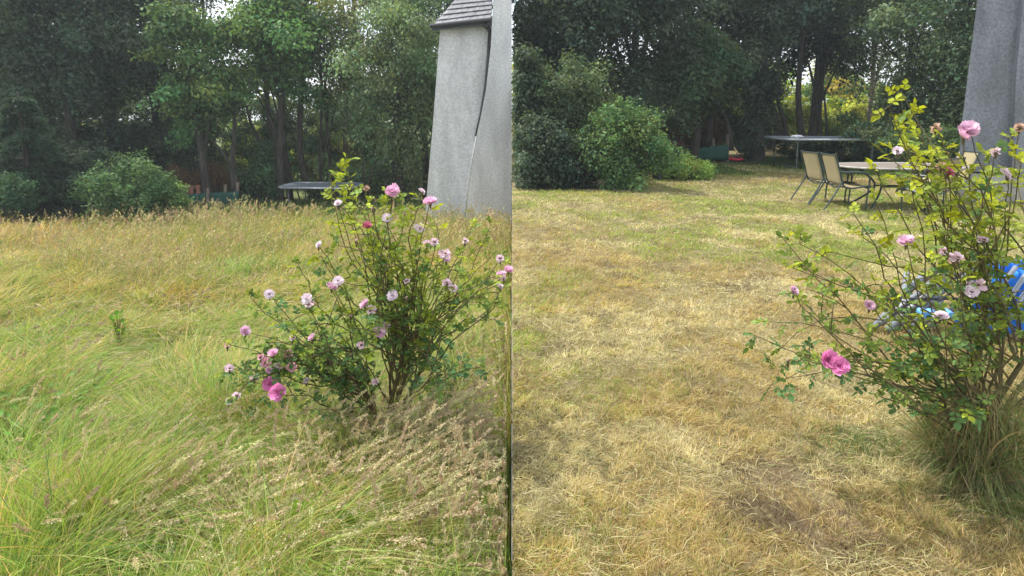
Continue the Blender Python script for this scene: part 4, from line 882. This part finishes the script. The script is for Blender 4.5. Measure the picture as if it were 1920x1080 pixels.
for n, px, py, sx, sy, Lr in [(240, 170, 1020, 120, 50, (.42, .6)), (150, 130, 900, 90, 40, (.4, .6)), (330, 690, 1000, 120, 60, (.4, .62)),  (190, 860, 960, 70, 90, (.4, .65)), (160, 800, 1090, 100, 40, (.35, .6)), (100, 430, 1000, 60, 60, (.35, .5)),
                              (50, 330, 600, 35, 10, (.25, .4)), (150, 80, 700, 60, 60, (.4, .55)), (150, 900, 720, 40, 40, (.35, .55)), (160, 640, 870, 70, 30, (.35, .55)), (130, 780, 880, 80, 30, (.4, .62)), (110, 720, 930, 90, 25, (.42, .6)), (90, 735, 885, 95, 18, (.55, .75)), (70, 600, 850, 60, 20, (.45, .6)), (60, 300, 1000, 100, 40, (.45, .6))]:
    xs, ys = cluster(n, px, py, sx, sy); parts += seedgrass(n, xs, ys, Lr, PINKT, rs, head=.24, npl=110, spread=.0075, hl=.0085, curve=.62)
xs, ys = sample(1500, 1.1, 7, -1, rs, .875); parts += seedgrass(1500, xs, ys, (.35, .58), PINKT, rs, head=.24, npl=46, spread=.009, lean=(.3, 0), hl=.007, curve=.5)
xs, ys = sample(7000, 6.0, 16, -1, rs, 1.12); kp = ~((xs > -2.2) & (ys > 13.6)) & (rs.random(len(xs)) < np.clip((fbm(xs, ys, 1.8, 205)-.36)*4, .06, 1)); xs, ys = xs[kp], ys[kp]; parts += seedgrass(len(xs), xs, ys, (.42, .72), [(.44, .38, .20), (.52, .46, .24), (.44, .31, .20), (.34, .36, .14)], rs, head=.28, npl=9, spread=.012, lean=(.1, 0), curve=.2, hl=.012)
V, Fc, cc = joinparts(parts)
tag(mesh_np('seed_head_grass', V, Fc, M['straw'], cc), 'tan and pinkish seed heads of tall meadow grass', 'grass', kind='stuff')
# low broad leaved weeds in the meadow
def weed(px, py, n, size, up, label, col, seed, name='meadow_weed', spread=.12, hgt=.25):
    rs = np.random.default_rng(seed); g_ = ground(px, py); root = empty(name, g_); tag(root, label, 'weed')
    a = rs.uniform(0, 6.28, n); rr = spread*np.sqrt(rs.random(n)); P = np.array(g_)[None]+np.stack([np.cos(a)*rr, np.sin(a)*rr, rs.uniform(.4, 1, n)*hgt], 1); P[:, 0] = np.minimum(P[:, 0], -.03)
    Dn = np.stack([np.cos(a), np.sin(a), up+0*a], 1)+rs.normal(0, .2, (n, 3))
    V, f = scatter(LEAFLET[0], LEAFLET[1], P, frames(Dn, np.array([[0, -.3, 1.0]])+rs.normal(0, .3, (n, 3))), size*rs.uniform(.7, 1.2, n)); V[:, 0] = np.minimum(V[:, 0], -.004)
    cl = np.array(col)*(1+rs.normal(0, .12, (n, 1)))
    mesh_np('leaves', V, f, M['rose_leaf'], np.repeat(cl, len(LEAFLET[0]), 0), root); mb = MB()
    for p in P: mb.tube([tuple(g_), tuple((Vector(p)+g_)/2+Vector((0, 0, .03))), tuple(p)], [.003, .0025, .002], 4, False)
    mb.build('stalks', M['cane'], root)
weed(612, 1060, 5, .17, 1.6, 'bright upright dock leaves in the foreground grass', (.16, .33, .03), 1, 'dock_plant', .05, .15)
weed(668, 1105, 4, .12, 1.6, 'small pale dock at the very bottom of the meadow', (.22, .34, .05), 2, 'dock_plant', .04, .15)
weed(840, 790, 26, .065, .2, 'broad toothed bramble leaves at the right foot of the meadow rose', (.06, .15, .05), 3, 'bramble', .16, .34)
weed(860, 745, 20, .06, .2, 'second bramble patch, higher and right of the first', (.08, .17, .06), 8, 'bramble', .16, .3)
weed(108, 800, 40, .05, .4, 'broad low clover like leaves at the left of the meadow', (.13, .25, .05), 4, spread=.28, hgt=.26)
weed(50, 870, 34, .05, .4, 'broad low leaves near the left edge below the clover like ones', (.13, .27, .05), 5, spread=.24, hgt=.26)
weed(225, 660, 22, .05, 1.6, 'small upright bright green thistle in the flattened meadow grass', (.14, .30, .03), 6, 'thistle', .04, .30)
weed(362, 870, 10, .07, .8, 'pair of broad bright leaves in the meadow grass left of the rose', (.14, .28, .06), 7, spread=.08, hgt=.2)

# ------------------------------------------------------------ mown lawn
rs = np.random.default_rng(51); N = 540000
BP = ground(1490, 885); GP = ground(1620, 835)
def lawncol(x, y, n, rs):
    a = fbm(x, y, .75, 91); b = fbm(x, y, 2.2, 95); c = fbm(x, y, .33, 99)
    straw = np.array([.45, .33, .155]); gold = np.array([.41, .35, .13]); grn = np.array([.26, .33, .06]); palec = np.array([.54, .48, .27]); brn = np.array([.215, .16, .10]); dg = np.array([.10, .16, .04])
    gp = np.clip((b-.50)*2.4+(a-.5)*1.2+np.clip((y-6.0)/3, 0, 1)*.85+.13, .05, .95)
    br = 1.5*np.exp(-(((x-BP.x)/.24)**2+((y-BP.y)/.10)**2))*(c > .3) + .75*np.exp(-(((x-BP.x)/.6)**2+((y-BP.y+.3)/.3)**2))*np.clip((c-.4)*4, 0, 1) + np.clip((c-.66)*4, 0, .5)
    clippings_shadow = np.exp(-(((x-GP.x)/.24)**2+((y-GP.y)/.14)**2)) + np.exp(-(((x-gr.x-.1)/.35)**2+((y-gr.y+.18)/.18)**2))  # green clippings patch, plus the rose's cast shadow painted in dark green
    u = rs.random(n); col = np.where((u < gp)[:, None], grn, np.where((rs.random(n) < .6)[:, None], straw, gold))
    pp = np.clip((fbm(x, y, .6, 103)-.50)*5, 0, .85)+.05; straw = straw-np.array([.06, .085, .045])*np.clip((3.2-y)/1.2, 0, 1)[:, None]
    col = np.where((rs.random(n) < pp)[:, None], palec, col); col = np.where((rs.random(n) < br)[:, None], brn, col); col = np.where((rs.random(n) < clippings_shadow*.8)[:, None], dg*1.3, col)
    return col*(1+rs.normal(0, .16, (n, 1)))
def inlawn(x, y): return y < np.where(x < 2.7, 11.4, 17.5)
x, y = sample(N, 1.25, 18, 1, rs, 1.45); kp = inlawn(x, y); x, y = x[kp], y[kp]; N = len(x); scf = np.exp(-(((x-BP.x)/.2)**2+((y-BP.y)/.08)**2))
mow = (fbm(x, y, .5, 33)-.5)*5
l1, l2, l3 = cells(x, y, .07, 15); g1, g2, g3 = cells(x, y, .19, 25); hN = (.6+.9*fbm(x, y, .28, 14))*(.45+.8*l3+.5*g3)*(1-.5*scf); mow = mow+(l1-.5)*4
D = nrm(np.stack([np.cos(mow)*.55+rs.normal(0, .33, N), np.sin(mow)*.55+rs.normal(0, .33, N), rs.uniform(.35, 1.1, N)], 1)); B = rs.normal(0, .25, (N, 3)); B[:, 2] = -rs.uniform(.1, .45, N)
V, Fc, k = ribbons(np.stack([x, y, gz(x, y)-.004], 1), D, B, rs.uniform(.025, .06, N)*hN, np.maximum(rs.uniform(.0018, .0036, N), y*.0011), 2, rs=rs); V[:, 0] = np.maximum(V[:, 0], .002)
tag(mesh_np('lawn_grass', V, Fc, M['grass'], np.repeat(np.clip(lawncol(x, y, N, rs)*(.62+.3*l2+.46*g2)[:, None], .01, .9), k, 0)), 'short mown dry yellow and green lawn grass', 'grass', kind='stuff')
N = 27000; x, y = sample(N, 1.3, 12, 1, rs, 1.4); kp = inlawn(x, y) & (rs.random(N) < np.clip((fbm(x, y, .6, 103)-.42)*5+.12, .1, 1)); x, y = x[kp], y[kp]; N = len(x)
a = rs.uniform(0, 6.28, N)+(fbm(x, y, .5, 36)-.5)*4; D = np.stack([np.cos(a), np.sin(a)*.8, rs.normal(.12, .12, N)], 1); B = rs.normal(0, .25, (N, 3)); B[:, 2] = -.12
V, Fc, k = ribbons(np.stack([x, y, gz(x, y)+rs.uniform(.012, .045, N)], 1), D, B, rs.uniform(.03, .09, N), np.maximum(rs.uniform(.0013, .0026, N), y*.0009), 3, rs=rs); V[:, 0] = np.maximum(V[:, 0], .002)
cc = pal([(.50, .45, .25), (.44, .38, .18), (.33, .37, .15), (.40, .31, .18)], [4, 3, 2, 2], N, rs)
tag(mesh_np('grass_clippings', V, Fc, M['straw'], np.repeat(np.clip(cc, 0, .9), k, 0)), 'pale dry clippings strewn over the mown lawn', 'grass clippings', kind='stuff')
# longer rough green grass at the far edges of both gardens
for side, lab, xr, yr, hgt, col in [(1, 'taller green grass in shade round the lawn trampoline and fence', (3.2, 11), (14.6, 19.5), (.12, .38), [(.07, .14, .03), (.05, .10, .03), (.12, .19, .04)]),
                               (-1, 'rank green grass round the meadow trampoline and fence', (-12, -2.5), (15, 19.5), (.3, .6), [(.08, .16, .03), (.06, .12, .03), (.14, .22, .04)])]:
    N = 30000; x = rs.uniform(*xr, N); y = rs.uniform(*yr, N); D = nrm(np.stack([rs.normal(0, .3, N), rs.normal(0, .3, N), 1+0*x], 1)); B = rs.normal(0, .2, (N, 3)); B[:, 2] = -.3
    Lr_ = rs.uniform(*hgt, N)
    if side > 0: Lr_ = Lr_*np.where((x > 7.4) & (y > 16), 1, .38)*np.where((np.abs(x-rt.location.x) < .9) & (y < rt.location.y+.3), .35, 1)
    V, Fc, k = ribbons(np.stack([x, y, gz(x, y)-.01], 1), D, B, Lr_, np.full(N, .016), 3, rs=rs)
    tag(mesh_np('rough_grass', V, Fc, M['grass'], np.repeat(pal(col, [1, 1, 1], N, rs), k, 0)), lab, 'grass', kind='stuff')
